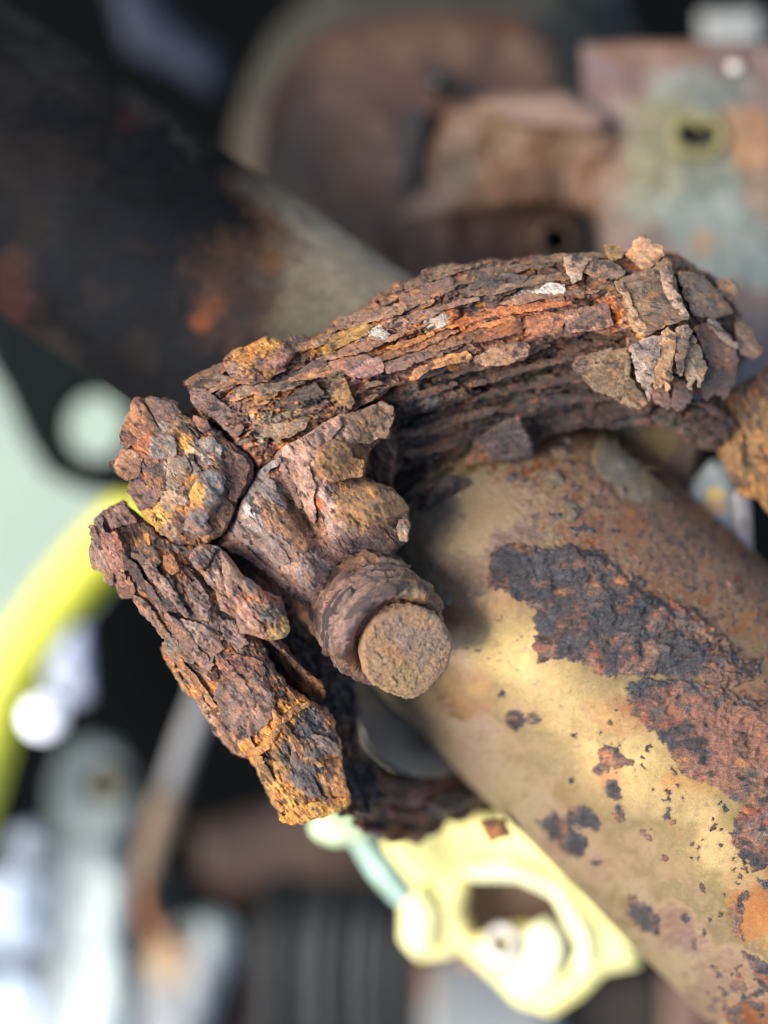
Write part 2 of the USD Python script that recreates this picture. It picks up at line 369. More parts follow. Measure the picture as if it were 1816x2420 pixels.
# muffler, its end cap and the mounting plate welded to it
mf = thing('muffler', 'large rusty muffler with a rounded end, dark grey rim and welded strap', 'muffler')
dz = zfield([(560, 430, -1060), (700, 120, -1030), (1000, 0, -1000), (1400, 100, -1000), (1000, 300, -980), (1400, 600, -980)])
obj('shell', plain([(556, 760), (546, 400), (552, 300), (590, 180), (640, 80), (700, 10), (790, -60), (1330, -60), (1410, 20), (1440, 120), (1460, 800)], dz, 320, (0.037, 0.032, 0.023), rnd=130, g=9, anchors=[(560, 340, (60, 200), (0.056, 0.043, 0.030), .9), (1380, 60, 90, (0.019, 0.018, 0.013), .9), (620, 120, (70, 120), (0.037, 0.034, 0.024), .8)]), M_BACK, mf)
mz = zfield([(620, 400, -900), (720, 180, -880), (950, 60, -870), (1250, 60, -860), (900, 300, -800), (1250, 300, -800), (900, 600, -800), (1300, 620, -790)])
obj('end_cap', plain([(640, 780), (620, 560), (612, 380), (640, 220), (700, 120), (800, 55), (930, 30), (1120, 24), (1240, 40), (1320, 100), (1345, 200), (1380, 420), (1420, 760)], mz, 170, (0.071, 0.036, 0.022), rnd=60, g=7, relA=26,
    anchors=[(700, 330, (90, 200), (0.041, 0.020, 0.015), .85), (1000, 90, (160, 60), (0.102, 0.055, 0.032), .8), (1250, 130, (80, 70), (0.102, 0.058, 0.035), .6), (820, 180, 90, (0.094, 0.050, 0.029), .6), (900, 480, 70, (0.068, 0.035, 0.022), .7), (760, 560, 90, (0.061, 0.032, 0.020), .7),
             (1180, 60, (90, 30), (0.089, 0.035, 0.017), .7), (1060, 560, 90, (0.089, 0.043, 0.024), .7), (660, 420, (40, 120), (0.031, 0.022, 0.016), .8)]), M_BACK, mf)
sz = zfield([(960, 400, -770), (1100, 300, -730), (1300, 420, -730), (1400, 500, -740), (1000, 520, -770)])
obj('strap', plain([(948, 530), (940, 470), (1010, 420), (1030, 330), (1060, 260), (1150, 225), (1260, 215), (1350, 250), (1430, 300), (1560, 330), (1560, 520), (1440, 520), (1300, 480), (1150, 500), (1050, 515)], sz, 60, (0.130, 0.073, 0.044), rnd=26, g=6, relA=22,
    anchors=[(1000, 500, (70, 24), (0.170, 0.121, 0.093), .9), (1090, 400, 60, (0.081, 0.058, 0.041), .8), (1230, 400, 90, (0.157, 0.073, 0.035), .7), (1180, 330, 70, (0.135, 0.076, 0.039), .6), (1000, 440, 34, (0.048, 0.041, 0.035), .8), (1260, 430, (70, 30), (0.068, 0.038, 0.024), .7), (1400, 430, 60, (0.175, 0.081, 0.039), .7)]), M_BACK, mf)
obj('strap_ridge', plain([(1130, 240), (1200, 222), (1340, 216), (1440, 270), (1450, 300), (1400, 318), (1300, 308), (1220, 300), (1160, 270)], -690, 60, (0.203, 0.124, 0.090), rnd=24, g=5, relA=10), M_BACK, mf)
obj('recess_shade', plain([(942, 262), (1020, 258), (1012, 330), (985, 480), (945, 490)], -770, 30, (0.031, 0.026, 0.023), rnd=8, g=6), M_BACK, mf)  # raised dark patch, the shade of a hollow put into its colour
obj('bolt_head', lathe((1036, 192, -800), (1036, 192, -755), [(0, 38), (.7, 36), (1, 26), (1, .1)], 24, (0.027, 0.024, 0.024), .5), M_BACK, mf)
pl = thing('heat_shield_plate', 'pale green grey steel plate with orange rust edge and yellow ringed slot', 'plate')
slot = np.array([(1612, 296), (1640, 290), (1654, 306), (1668, 292), (1690, 296), (1700, 322), (1686, 350), (1650, 350), (1618, 344), (1604, 320)])
hp = Polygon([(1372, 104), (1500, 96), (1680, 98), (2000, 110), (2000, 1000), (1500, 1000), (1450, 760), (1420, 600), (1400, 420), (1390, 300), (1380, 220)], [slot[::-1]])
hz = zfield([(1400, 150, -740), (1600, 150, -700), (1800, 150, -700), (1450, 600, -730), (1800, 650, -690), (1600, 400, -690)])
SAGE = (0.132, 0.139, 0.102)
obj('plate', plain(hp, hz, 45, (0.132, 0.086, 0.069), rnd=14, g=6, relA=14,
    anchors=[(1640, 440, (210, 130), SAGE, .95), (1650, 220, (150, 70), (0.125, 0.129, 0.106), .95), (1560, 330, (90, 130), (0.112, 0.106, 0.056), .8), (1700, 560, (150, 120), (0.165, 0.188, 0.165), .95), (1540, 400, 60, (0.106, 0.092, 0.046), .6),
             (1780, 330, (60, 80), (0.238, 0.125, 0.063), .95), (1735, 300, 45, (0.224, 0.132, 0.066), .8), (1460, 170, (80, 90), (0.099, 0.056, 0.046), .85), (1400, 160, 50, (0.112, 0.076, 0.073), .7), (1560, 120, (160, 26), (0.125, 0.063, 0.040), .8), (1810, 440, 70, (0.178, 0.106, 0.066), .7), (1660, 575, 34, (0.218, 0.132, 0.066), .8),
             (1450, 560, (60, 70), (0.172, 0.112, 0.086), .7), (1560, 640, (80, 50), (0.172, 0.132, 0.115), .7), (1800, 640, (60, 60), (0.158, 0.191, 0.172), .8), (1440, 420, (50, 90), (0.158, 0.086, 0.053), .8)]), M_BACK, pl)
obj('slot_back', plain(poly_disc(1650, 322, 62), -716, 10, (.06, .062, .045), rnd=4, g=8), M_BACK, pl)
obj('slot_rim', plain(Polygon(shapely.LinearRing(slot).buffer(26).exterior, [Polygon(slot).buffer(-2).exterior.coords[::-1]]), -676, 16, (.19, .165, .07), rnd=6, g=4), M_BACK, pl)
obj('weld_spot', blob(1737, 158, -690, 16, 12, 10, (.62, .55, .48)), M_BACK, pl)
obj('lower_flange', plain([(1560, 742), (1640, 728), (2000, 716), (2000, 1000), (1560, 1000)], -640, 60, (.15, .115, .105), rnd=22, g=7, relA=10), M_BACK, pl)
bs = thing('sensor_bush', 'dark hole lined with a yellow brown bush between muffler and clamp', 'bush')
obj('bush_ring', plain(Polygon(poly_disc(1310, 566, 50, ry=44), [poly_disc(1316, 568, 30, ry=30)[::-1]]), -700, 90, (.075, .045, .025), rnd=10, g=4), M_BACK, bs)
obj('bush_hole', plain(poly_disc(1318, 568, 42, ry=40), -780, 20, (.03, .02, .015), rnd=4, g=6), M_BACK, bs)
tb = obj('grey_clip', plain([(1652, 28), (1800, 22), (1808, 108), (1660, 116)], -1150, 60, (.27, .265, .24), rnd=12, g=7), M_BACK)
tag(tb, 'small pale grey metal clip above the rusty plate in the top right corner', 'clip')
hs = obj('rubber_hose', tube([(1380, -260, -1300), (1420, 60, -1320), (1560, 220, -1380)], 90, col=(.02, .024, .024), rough=.6), M_BACK)
tag(hs, 'dark rubber hose curving behind the muffler end', 'hose')
bh = obj('dark_bracket_arm', plain([(250, -60), (330, -60), (420, 60), (520, 130), (520, 230), (420, 170), (300, 120)], -1700, 90, (.011, .015, .028), rnd=30, g=12), M_BACK)
tag(bh, 'faint dark blue bracket arm deep between rear pipe and muffler', 'bracket')

# left side: painted panel, black plate with a round hole, yellow hose
pp = obj('painted_panel', plain([(-320, 760), (-40, 840), (60, 900), (360, 900), (380, 1200), (160, 1500), (-20, 1800), (-320, 1900)], -2300, 60, (.26, .32, .25), rnd=20, g=14, var=.1), M_BACK)
tag(pp, 'pale sage green painted panel behind the yellow hose', 'panel')
bk = obj('black_hole_plate', plain(Polygon([(-40, 640), (120, 780), (330, 900), (420, 1000), (400, 1190), (300, 1180), (190, 1160), (110, 1120), (60, 1040), (10, 930), (-30, 860)], [poly_disc(228, 1010, 68, ry=76)[::-1]]), -1350, 50, (.006, .008, .008), rnd=14, g=8, rough=.9), M_SOOT)
tag(bk, 'black plate with a round hole showing pale green behind it', 'plate')
yh = obj('yellow_hose', tube([(-210, 2400, -1500), (-70, 1880, -1500), (-4, 1668, -1495), (50, 1548, -1490), (128, 1431, -1470), (232, 1305, -1450), (340, 1200, -1420), (520, 1090, -1400)], 98, seg=32, col=(.60, .58, .05), rough=.42), M_BACK)
tag(yh, 'bright yellow hose curving along the left edge', 'hose')
vs = obj('pale_blue_strip', plain([(120, 1440), (188, 1420), (204, 1650), (130, 1660)], -1900, 40, (.52, .56, .72), rnd=12, g=8), M_BACK)
tag(vs, 'pale blue grey metal strip beside the yellow hose', 'strip')
FAR[0] = False
vc = obj('white_glint_cap', lathe((104, 1694, -1500), (104, 1692, -1440), [(0, 88), (.5, 88), (.85, 74), (1, 40), (1, .1)], 32, np.full((160, 3), .95), .3), M_BACK)  # plain white disc painted for the blurred glint of a shiny bolt head
FAR[0] = True
tag(vc, 'small white cap standing in for a blurred metal glint below the pale blue strip', 'cap')
vr = obj('pale_ring_cap', lathe((128, 1585, -1850), (130, 1583, -1800), [(0, 40), (.5, 40), (.9, 30), (1, 12), (1, .1)], 32, (.62, .62, .62), .4), M_BACK)
tag(vr, 'dull pale round cap above the white glint cap', 'cap')

# lower left: cast aluminium housing, rods
ca = thing('cast_aluminium_housing', 'blurred light grey cast aluminium housing in the lower left corner', 'housing')
AL, ALB, ALG = (.34, .37, .37), (.5, .56, .66), (.42, .47, .45)
for nm, po, z, co, rn in (('column', [(130, 2010), (220, 1960), (300, 2010), (300, 2200), (330, 2420), (360, 2560), (90, 2560), (110, 2300), (120, 2140)], -1650, AL, 60),
                          ('column_rib', [(240, 2020), (300, 2080), (290, 2240), (330, 2560), (200, 2560), (190, 2300), (220, 2120)], -1590, ALG, 34),
                          ('side_block', [(-80, 2070), (60, 2050), (110, 2080), (112, 2240), (60, 2262), (-80, 2260)], -1700, ALB, 26),
                          ('side_block', [(-80, 2300), (70, 2290), (104, 2330), (110, 2560), (-80, 2560)], -1680, ALB, 26),
                          ('lug', [(30, 1970), (90, 1950), (120, 2010), (90, 2070), (40, 2060)], -1750, (.3, .35, .42), 20),
                          ('lobe', [(330, 2240), (420, 2180), (500, 2150), (556, 2190), (552, 2280), (500, 2390), (470, 2560), (320, 2560)], -1600, (.26, .27, .27), 60)):
    obj(nm, plain(po, z, 160, co, rnd=rn, g=9, relA=40, var=.4, anchors=[(390, 2250, (60, 80), (.32, .2, .08), .8), (430, 2180, 60, (.33, .36, .33), .8), (520, 2210, 44, (.42, .47, .44), .9)]), M_BACK, ca)
obj('web', plain([(100, 2060), (420, 2080), (480, 2300), (420, 2500), (60, 2500)], -1800, 60, (.10, .11, .11), rnd=30, g=12), M_BACK, ca)
lr = thing('lifting_lug', 'pale grey arched lug with a brass coloured core above the aluminium housing', 'lug')
obj('arch', plain(Polygon([(118, 1980), (120, 1860), (150, 1770), (210, 1742), (270, 1760), (312, 1830), (318, 1920), (290, 1980), (220, 2000)], [poly_disc(256, 1850, 40)[::-1]]), -1620, 90, (.24, .27, .25), rnd=36, g=7), M_BACK, lr)
obj('core', lathe((256, 1850, -1680), (256, 1850, -1610), [(0, 46), (.6, 44), (1, 28), (1, .1)], 24, (.24, .17, .07), .5), M_BACK, lr)
rd = thing('link_rod', 'grey steel link rod with a rusty brown sleeve running down to the housing', 'rod')
obj('shaft', tube([(500, 1600, -1330), (446, 1740, -1400), (398, 1880, -1480)], (34, 38, 36), col=(.22, .21, .205), rough=.5), M_BACK, rd)
obj('sleeve', tube([(402, 1868, -1460), (370, 1970, -1500), (340, 2070, -1540)], (46, 48, 42), col=(.19, .13, .085), rough=.7), M_BACK, rd)
obj('rusty_tip', tube([(342, 2060, -1530), (336, 2130, -1560), (372, 2200, -1580), (430, 2240, -1580)], (26, 22, 30, 20), col=(.30, .13, .06), rough=.7), M_BACK, rd)
obj('shaft_end', tube([(540, 1500, -1310), (490, 1630, -1360)], (30, 36), col=(.13, .07, .065), rough=.6), M_BACK, rd)

# bottom: dark beam, bellows, blocks, cream bracket
bm = obj('rusty_cross_beam', plain([(460, 1960), (700, 1880), (900, 1900), (1010, 2000), (980, 2090), (700, 2080), (560, 2110), (470, 2080)], -1650, 120, (.052, .030, .020), rnd=40, g=11, var=.4, sc=120), M_BACK)
tag(bm, 'dark brown rusty beam below the lower flange arm', 'beam')
bb = obj('rusty_side_strut', plain([(500, 2080), (590, 2100), (600, 2240), (640, 2560), (480, 2560), (540, 2300)], -1750, 80, (.075, .037, .022), rnd=24, g=11), M_BACK)
tag(bb, 'narrow brown strut between the housing and the black bellows', 'strut')
bw = thing('rubber_bellows', 'black rubber bellows with upright folds at the bottom edge', 'bellows')
for i, (x, w, c) in enumerate(((646, 56, .007), (716, 38, .017), (764, 44, .022), (830, 34, .012), (872, 40, .019), (926, 30, .010), (958, 26, .008))):
    obj('fold', tube([(x + 26, 2090 + i * 4, -1500), (x + 4, 2190, -1440), (x - 4, 2320, -1430), (x + 8, 2600, -1440)], w, seg=20, col=(c, c * 1.02, c), rough=.55), M_BACK, bw)
gp = obj('grey_block', plain([(1000, 2260), (1160, 2240), (1300, 2330), (1330, 2560), (1000, 2560)], -1800, 80, (.215, .225, .215), rnd=20, g=11, anchors=[(1010, 2300, (34, 90), (.22, .10, .05), .8)]), M_BACK)
tag(gp, 'plain grey block under the cream cast bracket', 'block')
db = obj('brown_block', plain([(1340, 2320), (1560, 2290), (1580, 2560), (1330, 2560)], -1900, 80, (.03, .021, .015), rnd=20, g=11), M_BACK)
tag(db, 'dark brown block right of the cream bracket', 'block')
d2 = obj('rusty_post', plain([(1575, 2290), (1680, 2290), (1700, 2560), (1570, 2560)], -1500, 80, (.125, .07, .05), rnd=20, g=11), M_BACK)
tag(d2, 'reddish brown post beneath the front pipe at the bottom edge', 'post')
FAR[0] = False
CR = (.93, .80, .30)
cb = thing('cream_cast_bracket', 'sunlit cream yellow cast bracket with a large window and a bored boss', 'bracket')
win = [(1118, 2090), (1150, 2070), (1230, 2092), (1310, 2130), (1352, 2200), (1368, 2250), (1340, 2276), (1290, 2190), (1240, 2166), (1180, 2180), (1130, 2200), (1112, 2150)]
win = list(Polygon(win).buffer(12).exterior.coords)[::-1]
ob = Polygon([(905, 1978), (1000, 1920), (1240, 1930), (1360, 2060), (1500, 2228), (1516, 2284), (1430, 2300), (1370, 2360), (1305, 2400), (1222, 2372), (1150, 2300), (1090, 2246), (1060, 2262), (990, 2270), (948, 2222), (950, 2110)], [win])
obj('casting', plain(ob, zfield([(950, 2000, -1120), (1200, 2000, -1100), (960, 2220, -1140), (1280, 2380, -1130), (1380, 2150, -1100), (1540, 2270, -1120)]), 120, CR, rnd=30, g=6, var=.3, sc=40, relA=20, rough=.5,
    anchors=[(1070, 2180, (50, 70), (.62, .56, .26), .8), (1180, 2320, (60, 40), (.75, .7, .3), .5), (1450, 2240, 70, (.74, .7, .3), .7)]), M_BACK, cb)
obj('raised_rim', plain(Polygon([(1090, 2050), (1200, 2030), (1330, 2090), (1400, 2210), (1400, 2290), (1352, 2290), (1368, 2240), (1310, 2120), (1230, 2082), (1120, 2080)]), -1065, 60, (.9, .88, .52), rnd=22, g=5, rough=.5), M_BACK, cb)
obj('boss', lathe((1200, 2240, -1140), (1186, 2226, -1050), [(0, 62), (.8, 60), (1, 52), (1, 30), (.2, 28), (.2, .1)], 40, (.62, .58, .52), .45), M_BACK, cb)
obj('boss_crescent', plain([(1235, 2200), (1290, 2170), (1330, 2200), (1338, 2260), (1310, 2320), (1250, 2350), (1190, 2330), (1230, 2290), (1248, 2240)], -1050, 70, (.9, .87, .55), rnd=30, g=5), M_BACK, cb)
obj('foot', plain([(952, 2110), (1000, 2090), (1034, 2160), (1024, 2250), (980, 2262), (950, 2220)], -1080, 70, (.85, .8, .4), rnd=26, g=5), M_BACK, cb)
bp = obj('brown_backing_plate', plain([(1080, 2040), (1420, 2040), (1420, 2300), (1080, 2300)], -1350, 40, (.20, .125, .095), rnd=10, g=11), M_BACK)
tag(bp, 'brown plate seen through the window of the cream bracket', 'plate')
kg = obj('pale_green_knob', blob(806, 1955, -800, 74, 44, 40, (.50, .60, .36), .5, 5, .06), M_BACK)
tag(kg, 'pale green rounded knob just below the flange arm tip', 'knob')
kt = obj('mint_green_tube', tube([(840, 1960, -960), (900, 2050, -950), (960, 2120, -950)], (34, 46, 40), col=(.36, .52, .42), rough=.5), M_BACK)
tag(kt, 'short mint green tube end left of the cream bracket', 'tube')

FAR[0] = False
# right: plated bolt and nut behind the pipe
hb = thing('plated_bolt', 'grey zinc plated bolt with rust stains behind the pipe at the right edge', 'bolt')
obj('head', plain([(1622, 1170), (1640, 1130), (1680, 1085), (1730, 1092), (1752, 1180), (1748, 1300), (1700, 1310), (1650, 1260), (1626, 1220)], -420, 90, (.19, .215, .22), rnd=40, g=5, anchors=[(1690, 1170, (22, 18), (.42, .31, .1), .9), (1680, 1200, (40, 14), (.36, .21, .09), .8), (1630, 1170, (16, 40), (.3, .3, .29), .8)]), M_BACK, hb)
obj('collar', tube([(1745, 1160, -440), (1752, 1240, -440), (1756, 1340, -430)], 30, col=(.19, .18, .19), rough=.4), M_BACK, hb)
FAR[0] = False
# ---------------------------------------------------------------- front pipe
ex = thing('front_exhaust_pipe', 'large golden brown exhaust pipe running to the lower right with black rust crust', 'exhaust pipe')
zA, zB = -640.0, -455.0
cA = np.array([-92 + .719 * 1500, 95.6 + .695 * 1500]); cB = np.array([-92 + .719 * 2900, 95.6 + .695 * 2900])
PA, PB = W(*cA, zA), W(*cB, zB)
pax = PB - PA; PL = np.linalg.norm(pax); pax /= PL
pe1 = np.cross(pax, [0, 0, 1.0]); pe1 /= np.linalg.norm(pe1)
if (pe1[:2] @ np.array([-1, -1])) < 0: pe1 = -pe1
pe2 = np.cross(pe1, pax); pe2 *= np.sign(pe2[2])
PR = 505.0
def pipeR(t):       # t 0..1 along
    return PR * (.80 + .20 * sst(.015, .235, t))
nt, nv = 560, 560
tt = np.linspace(.03, 1, nt); th = np.r_[np.linspace(-.25, np.pi + .25, nv), np.linspace(np.pi + .25, 2 * np.pi - .25, 80)[1:-1]]
T, TH = np.meshgrid(tt, th, indexing='ij')
def pipe_pt(T, TH, extra=0):
    R = (pipeR(T) + extra) * K
    return PA + pax * (PL * T)[..., None] + R[..., None] * (np.cos(TH)[..., None] * pe1 + np.sin(TH)[..., None] * pe2)
P0 = pipe_pt(T, TH)
sx, sy = proj(P0)
def polyfield(polys, ells=()):
    """signed distance, positive inside any of the shapes"""
    g = unary_union([Polygon(p).buffer(0) for p in polys] + [shapely.affinity.rotate(shapely.affinity.scale(Point(a, b).buffer(1.0), r, s), w) for a, b, r, s, w in ells])
    rings = [r for q in getattr(g, 'geoms', [g]) for r in [q.exterior, *q.interiors]]
    B = np.vstack([np.array(shapely.segmentize(r, 3.0).coords) for r in rings])
    d, _ = cKDTree(B).query(np.stack([sx.ravel(), sy.ravel()], 1))
    return np.where(shapely.contains_xy(g, sx.ravel(), sy.ravel()), d, -d).reshape(sx.shape)
front = np.sin(TH) > -.2
crA = [(1156, 1328), (1178, 1302), (1208, 1285), (1281, 1304), (1342, 1296), (1406, 1305), (1445, 1330), (1467, 1367), (1514, 1406), (1575, 1423), (1639, 1449), (1674, 1487), (1713, 1505), (1738, 1535), (1742, 1575), (1776, 1590), (1769, 1606), (1704, 1616), (1657, 1604), (1565, 1592), (1485, 1594), (1418, 1586), (1387, 1567), (1320, 1552), (1277, 1561), (1270, 1530), (1265, 1457), (1283, 1445), (1216, 1400), (1165, 1380)]
crB = [(1485, 1616), (1534, 1610), (1600, 1606), (1690, 1622), (1740, 1660), (1860, 1650), (1860, 1930), (1791, 1900), (1755, 1892), (1700, 1855), (1620, 1818), (1596, 1781), (1547, 1726), (1504, 1690)]
crC = [(1747, 1936), (1773, 1893), (1860, 1900), (1860, 2030), (1800, 2040), (1773, 2050), (1764, 2023), (1743, 1997)]
crD = [(1751, 2251), (1786, 2260), (1860, 2300), (1860, 2370), (1786, 2325), (1769, 2282)]
crE = [(1273, 1941), (1307, 1928), (1340, 1945), (1376, 1988), (1376, 2023), (1342, 2020), (1307, 1980)]
crF = [(1488, 2122), (1514, 2139), (1557, 2174), (1557, 2208), (1523, 2191), (1493, 2157)]
crG = [(1721, 2161), (1738, 2131), (1760, 2140), (1750, 2190), (1765, 2230), (1740, 2215)]
ells = [(1216, 1702, 24, 26, 0), (1262, 1702, 20, 17, 0), (1445, 1790, 36, 27, 20), (1484, 1800, 20, 10, 10), (1422, 1815, 22, 14, -20), (1452, 1867, 20, 28, -15), (1465, 1924, 13, 22, -10), (1376, 1932, 40, 26, 25), (1405, 1948, 16, 20, 0), (1527, 1975, 9, 22, -45),
        (1575, 1932, 13, 8, 20), (1590, 1944, 8, 6, 0), (1715, 1911, 9, 8, 0), (1687, 1956, 14, 7, -50), (1592, 1824, 7, 12, -20), (1572, 2029, 9, 9, 0), (1650, 2031, 5, 8, 0), (1635, 1995, 6, 5, 0), (1350, 1846, 8, 8, 0), (1357, 1738, 7, 6, 0), (1443, 1708, 5, 4, 0), (1419, 1734, 4, 8, 20),
        (1411, 1704, 6, 4, 0), (1531, 1770, 8, 9, 0), (1186, 1641, 9, 9, 0), (1747, 2133, 12, 10, 0), (1661, 2100, 5, 13, -35), (1702, 2161, 6, 6, 0), (1663, 2200, 5, 9, 0), (1685, 2140, 4, 6, 0), (1612, 1975, 5, 5, 0), (1760, 2120, 16, 14, 0),
        (1700, 1815, 26, 16, 0), (1640, 1830, 20, 12, 30), (1810, 2090, 14, 12, 0), (1620, 2170, 12, 16, -30), (1640, 2230, 10, 14, 0), (1370, 1995, 16, 10, 45), (1410, 2040, 9, 8, 0)]
for _ in range(80):     # fine pits along the lower flank
    a = rng.uniform(1450, 1800); b = a * .93 + rng.normal(420, 95)
    ells.append((a, b, rng.uniform(2.5, 5.0), rng.uniform(2.5, 5.0), 0))
for _ in range(46):
    a = rng.uniform(1660, 1830); b = rng.uniform(2270, 2430); ells.append((a, b, rng.uniform(4, 16), rng.uniform(4, 10), 40))
mask = polyfield([crA, crB, crC, crD, crE, crF, crG], ells)
big = polyfield([crA, crB, crC, crE, crF])
nzz = (fbm(sx, sy, 17, 4, 5, .62) - .5)
m = mask + np.where(big > -14, 8 + nzz * 46 + (fbm(sx, sy, 60, 3, 8) - .5) * 24 + (fbm(sx, sy, 7, 3, 9) - .5) * 12, nzz * 24 + (fbm(sx, sy, 6, 3, 9, .65) - .5) * 14)
m2 = (fbm(sx, sy, 34, 5, 120, .66) - .60) * 170 + (fbm(sx, sy, 8, 3, 122) - .5) * 12 - 40 * sst(-150, -70, sx * -.695 + sy * .719 - 133) - 60 * sst(1330, 1230, sx)
m = np.where(m > -2, m, np.minimum(m2, 20))
m[~front] = -50
flank = sst(.93, .55, np.sin(TH))            # towards the silhouettes
# colour of the bare metal, with the bolt shadow painted in
OLV, OLD, HOT, STN = np.array((.30, .225, .098)), np.array((.20, .145, .066)), np.array((.40, .305, .14)), np.array((.15, .088, .055))
fx, fy = sx.ravel(), sy.ravel()
c = np.tile(OLV, (len(fx), 1))
c = mixc(c, HOT, sst(.42, .62, fbm(fx, fy, 150, 5, 3)) * .8)
c = mixc(c, OLD, sst(.5, .64, fbm(fx, fy, 110, 5, 33, .6)) * .6)
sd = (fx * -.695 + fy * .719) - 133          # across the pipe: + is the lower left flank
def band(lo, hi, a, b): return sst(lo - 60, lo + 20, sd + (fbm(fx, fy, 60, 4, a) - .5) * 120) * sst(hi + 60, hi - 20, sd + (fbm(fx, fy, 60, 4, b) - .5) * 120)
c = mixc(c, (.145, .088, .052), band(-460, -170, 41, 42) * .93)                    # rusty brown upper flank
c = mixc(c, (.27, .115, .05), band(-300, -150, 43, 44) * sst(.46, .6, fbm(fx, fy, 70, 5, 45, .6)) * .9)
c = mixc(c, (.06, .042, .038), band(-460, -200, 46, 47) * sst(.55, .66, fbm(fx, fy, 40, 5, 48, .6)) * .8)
c = mixc(c, (.15, .122, .085), band(330, 470, 49, 50) * .75)                        # greyish lower edge, darkened in colour to shade the round form
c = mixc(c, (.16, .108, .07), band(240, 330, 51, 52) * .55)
for (ax, ay, rx, ry, k, s) in ((1060, 1230, 120, 90, (.15, .115, .07), .85), (1010, 1290, 90, 90, (.12, .09, .058), .8), (1120, 1310, 110, 60, (.10, .07, .045), .8), (1060, 1330, 150, 120, (.12, .095, .06), .9), (1130, 1390, 110, 70, (.15, .09, .055), .85), (1180, 1440, 90, 60, (.24, .15, .075), .7), (1060, 1480, 80, 80, (.24, .155, .1), .7), (1180, 1180, 200, 110, (.17, .13, .075), .95), (1330, 1130, 170, 90, (.17, .125, .075), .95),  # dark brown spots beside the collar paint the soft shadow of the bolt
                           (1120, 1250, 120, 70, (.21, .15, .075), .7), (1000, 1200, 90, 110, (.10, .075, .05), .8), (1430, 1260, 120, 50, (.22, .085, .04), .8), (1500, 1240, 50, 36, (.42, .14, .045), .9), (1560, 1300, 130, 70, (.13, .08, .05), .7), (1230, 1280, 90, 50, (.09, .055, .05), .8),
                           (1110, 1640, 80, 60, (.34, .19, .09), .75), (1130, 1630, 26, 22, (.42, .26, .10), .5), (1030, 1560, 90, 90, (.33, .235, .15), .7), (1010, 1720, 70, 110, (.2, .145, .09), .7), (1200, 1540, 60, 90, (.28, .21, .09), .8), (1330, 1640, 130, 70, (.28, .21, .1), .8),
                           (1480, 1690, 90, 50, (.33, .16, .07), .5), (1640, 1850, 90, 34, (.42, .22, .07), .75), (1760, 1560, 60, 60, (.24, .185, .08), .9), (1790, 1480, 60, 40, (.38, .14, .04), .8), (1590, 1660, 110, 50, (.30, .12, .05), .6), (1810, 2150, 80, 90, (.42, .18, .06), .85), (1790, 2120, 60, 60, (.38, .15, .05), .7),
                           (1590, 2190, 60, 50, (.12, .07, .05), .85), (1640, 2230, 40, 34, (.13, .08, .07), .8), (1760, 2350, 150, 90, (.12, .075, .05), .8), (1700, 2300, 60, 60, (.13, .085, .06), .7), (1780, 2400, 60, 40, (.34, .13, .06), .7), (1320, 1980, 70, 50, (.14, .085, .06), .85), (1420, 2060, 70, 40, (.15, .095, .06), .7), (1130, 1770, 60, 110, (.16, .11, .075), .7),
                           (1700, 2000, 60, 60, (.44, .32, .15), .8), (1760, 2070, 50, 40, (.44, .30, .14), .8), (1600, 1900, 120, 50, (.42, .31, .15), .7), (1400, 1870, 90, 60, (.36, .25, .11), .5), (1440, 1830, 30, 46, (.30, .13, .06), .7), (1220, 1690, 46, 40, (.32, .2, .11), .6)):
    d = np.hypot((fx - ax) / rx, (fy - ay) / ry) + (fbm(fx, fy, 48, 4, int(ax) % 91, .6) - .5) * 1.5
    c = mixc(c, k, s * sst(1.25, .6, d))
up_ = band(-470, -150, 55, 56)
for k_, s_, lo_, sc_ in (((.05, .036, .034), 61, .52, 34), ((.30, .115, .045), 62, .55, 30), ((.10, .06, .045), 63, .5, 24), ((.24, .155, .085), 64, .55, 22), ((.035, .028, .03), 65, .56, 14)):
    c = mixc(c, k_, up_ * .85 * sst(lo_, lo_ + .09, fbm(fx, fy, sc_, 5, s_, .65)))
rusty0 = np.maximum(sst(.24, .14, c[:, 0]), sst(1.9, 1.55, c[:, 0] / c[:, 2]))
spk = fbm(fx, fy, 9, 3, 70, .7)
c = c * (.82 + .36 * fbm(fx, fy, 26, 4, 71, .65))[:, None] * np.array([1.05, .955, .85])
mx = m.ravel()
c = mixc(c, (.20, .105, .05), sst(-46, -2, mx + (fbm(fx, fy, 30, 5, 74, .65) - .5) * 80) * .45)       # orange halo round the crust
c = mixc(c, (.10, .065, .035), sst(.66, .72, spk) * .7)
c = mixc(c, (.5, .44, .32), sst(.73, .78, fbm(fx, fy, 8, 3, 75, .7)) * .35)
rusty = np.maximum(sst(.26, .16, c[:, 0]), sst(1.9, 1.55, c[:, 0] / c[:, 2]))
brush = (fbm(fx, fy, 60, 4, 80) - .5)
Rr = np.clip(.35 + .38 * rusty + .12 * brush + .1 * (spk - .5), .25, .9)
Kk = np.clip(.72 - .9 * rusty, 0, .72)
rl = (fbm(sx, sy, 260, 2, 90) - .5) * 16 + (fbm(sx, sy, 24, 4, 91, .6) - .5) * (.4 + 12 * sst(.55, .95, rusty0.reshape(sx.shape)))
PV = pipe_pt(T, TH, rl)
nr, nc = T.shape
i, j = np.meshgrid(np.arange(nr - 1), np.arange(nc), indexing='ij')
def quadf(i, j):
    a, b = i * nc + j, i * nc + (j + 1) % nc
    return np.vstack([np.stack([a, a + nc, b + nc], 1), np.stack([a, b + nc, b], 1)])
pf = quadf(i.ravel(), j.ravel())
v0 = PV.reshape(-1, 3); nn = np.cross(v0[pf[5000, 1]] - v0[pf[5000, 0]], v0[pf[5000, 2]] - v0[pf[5000, 0]])
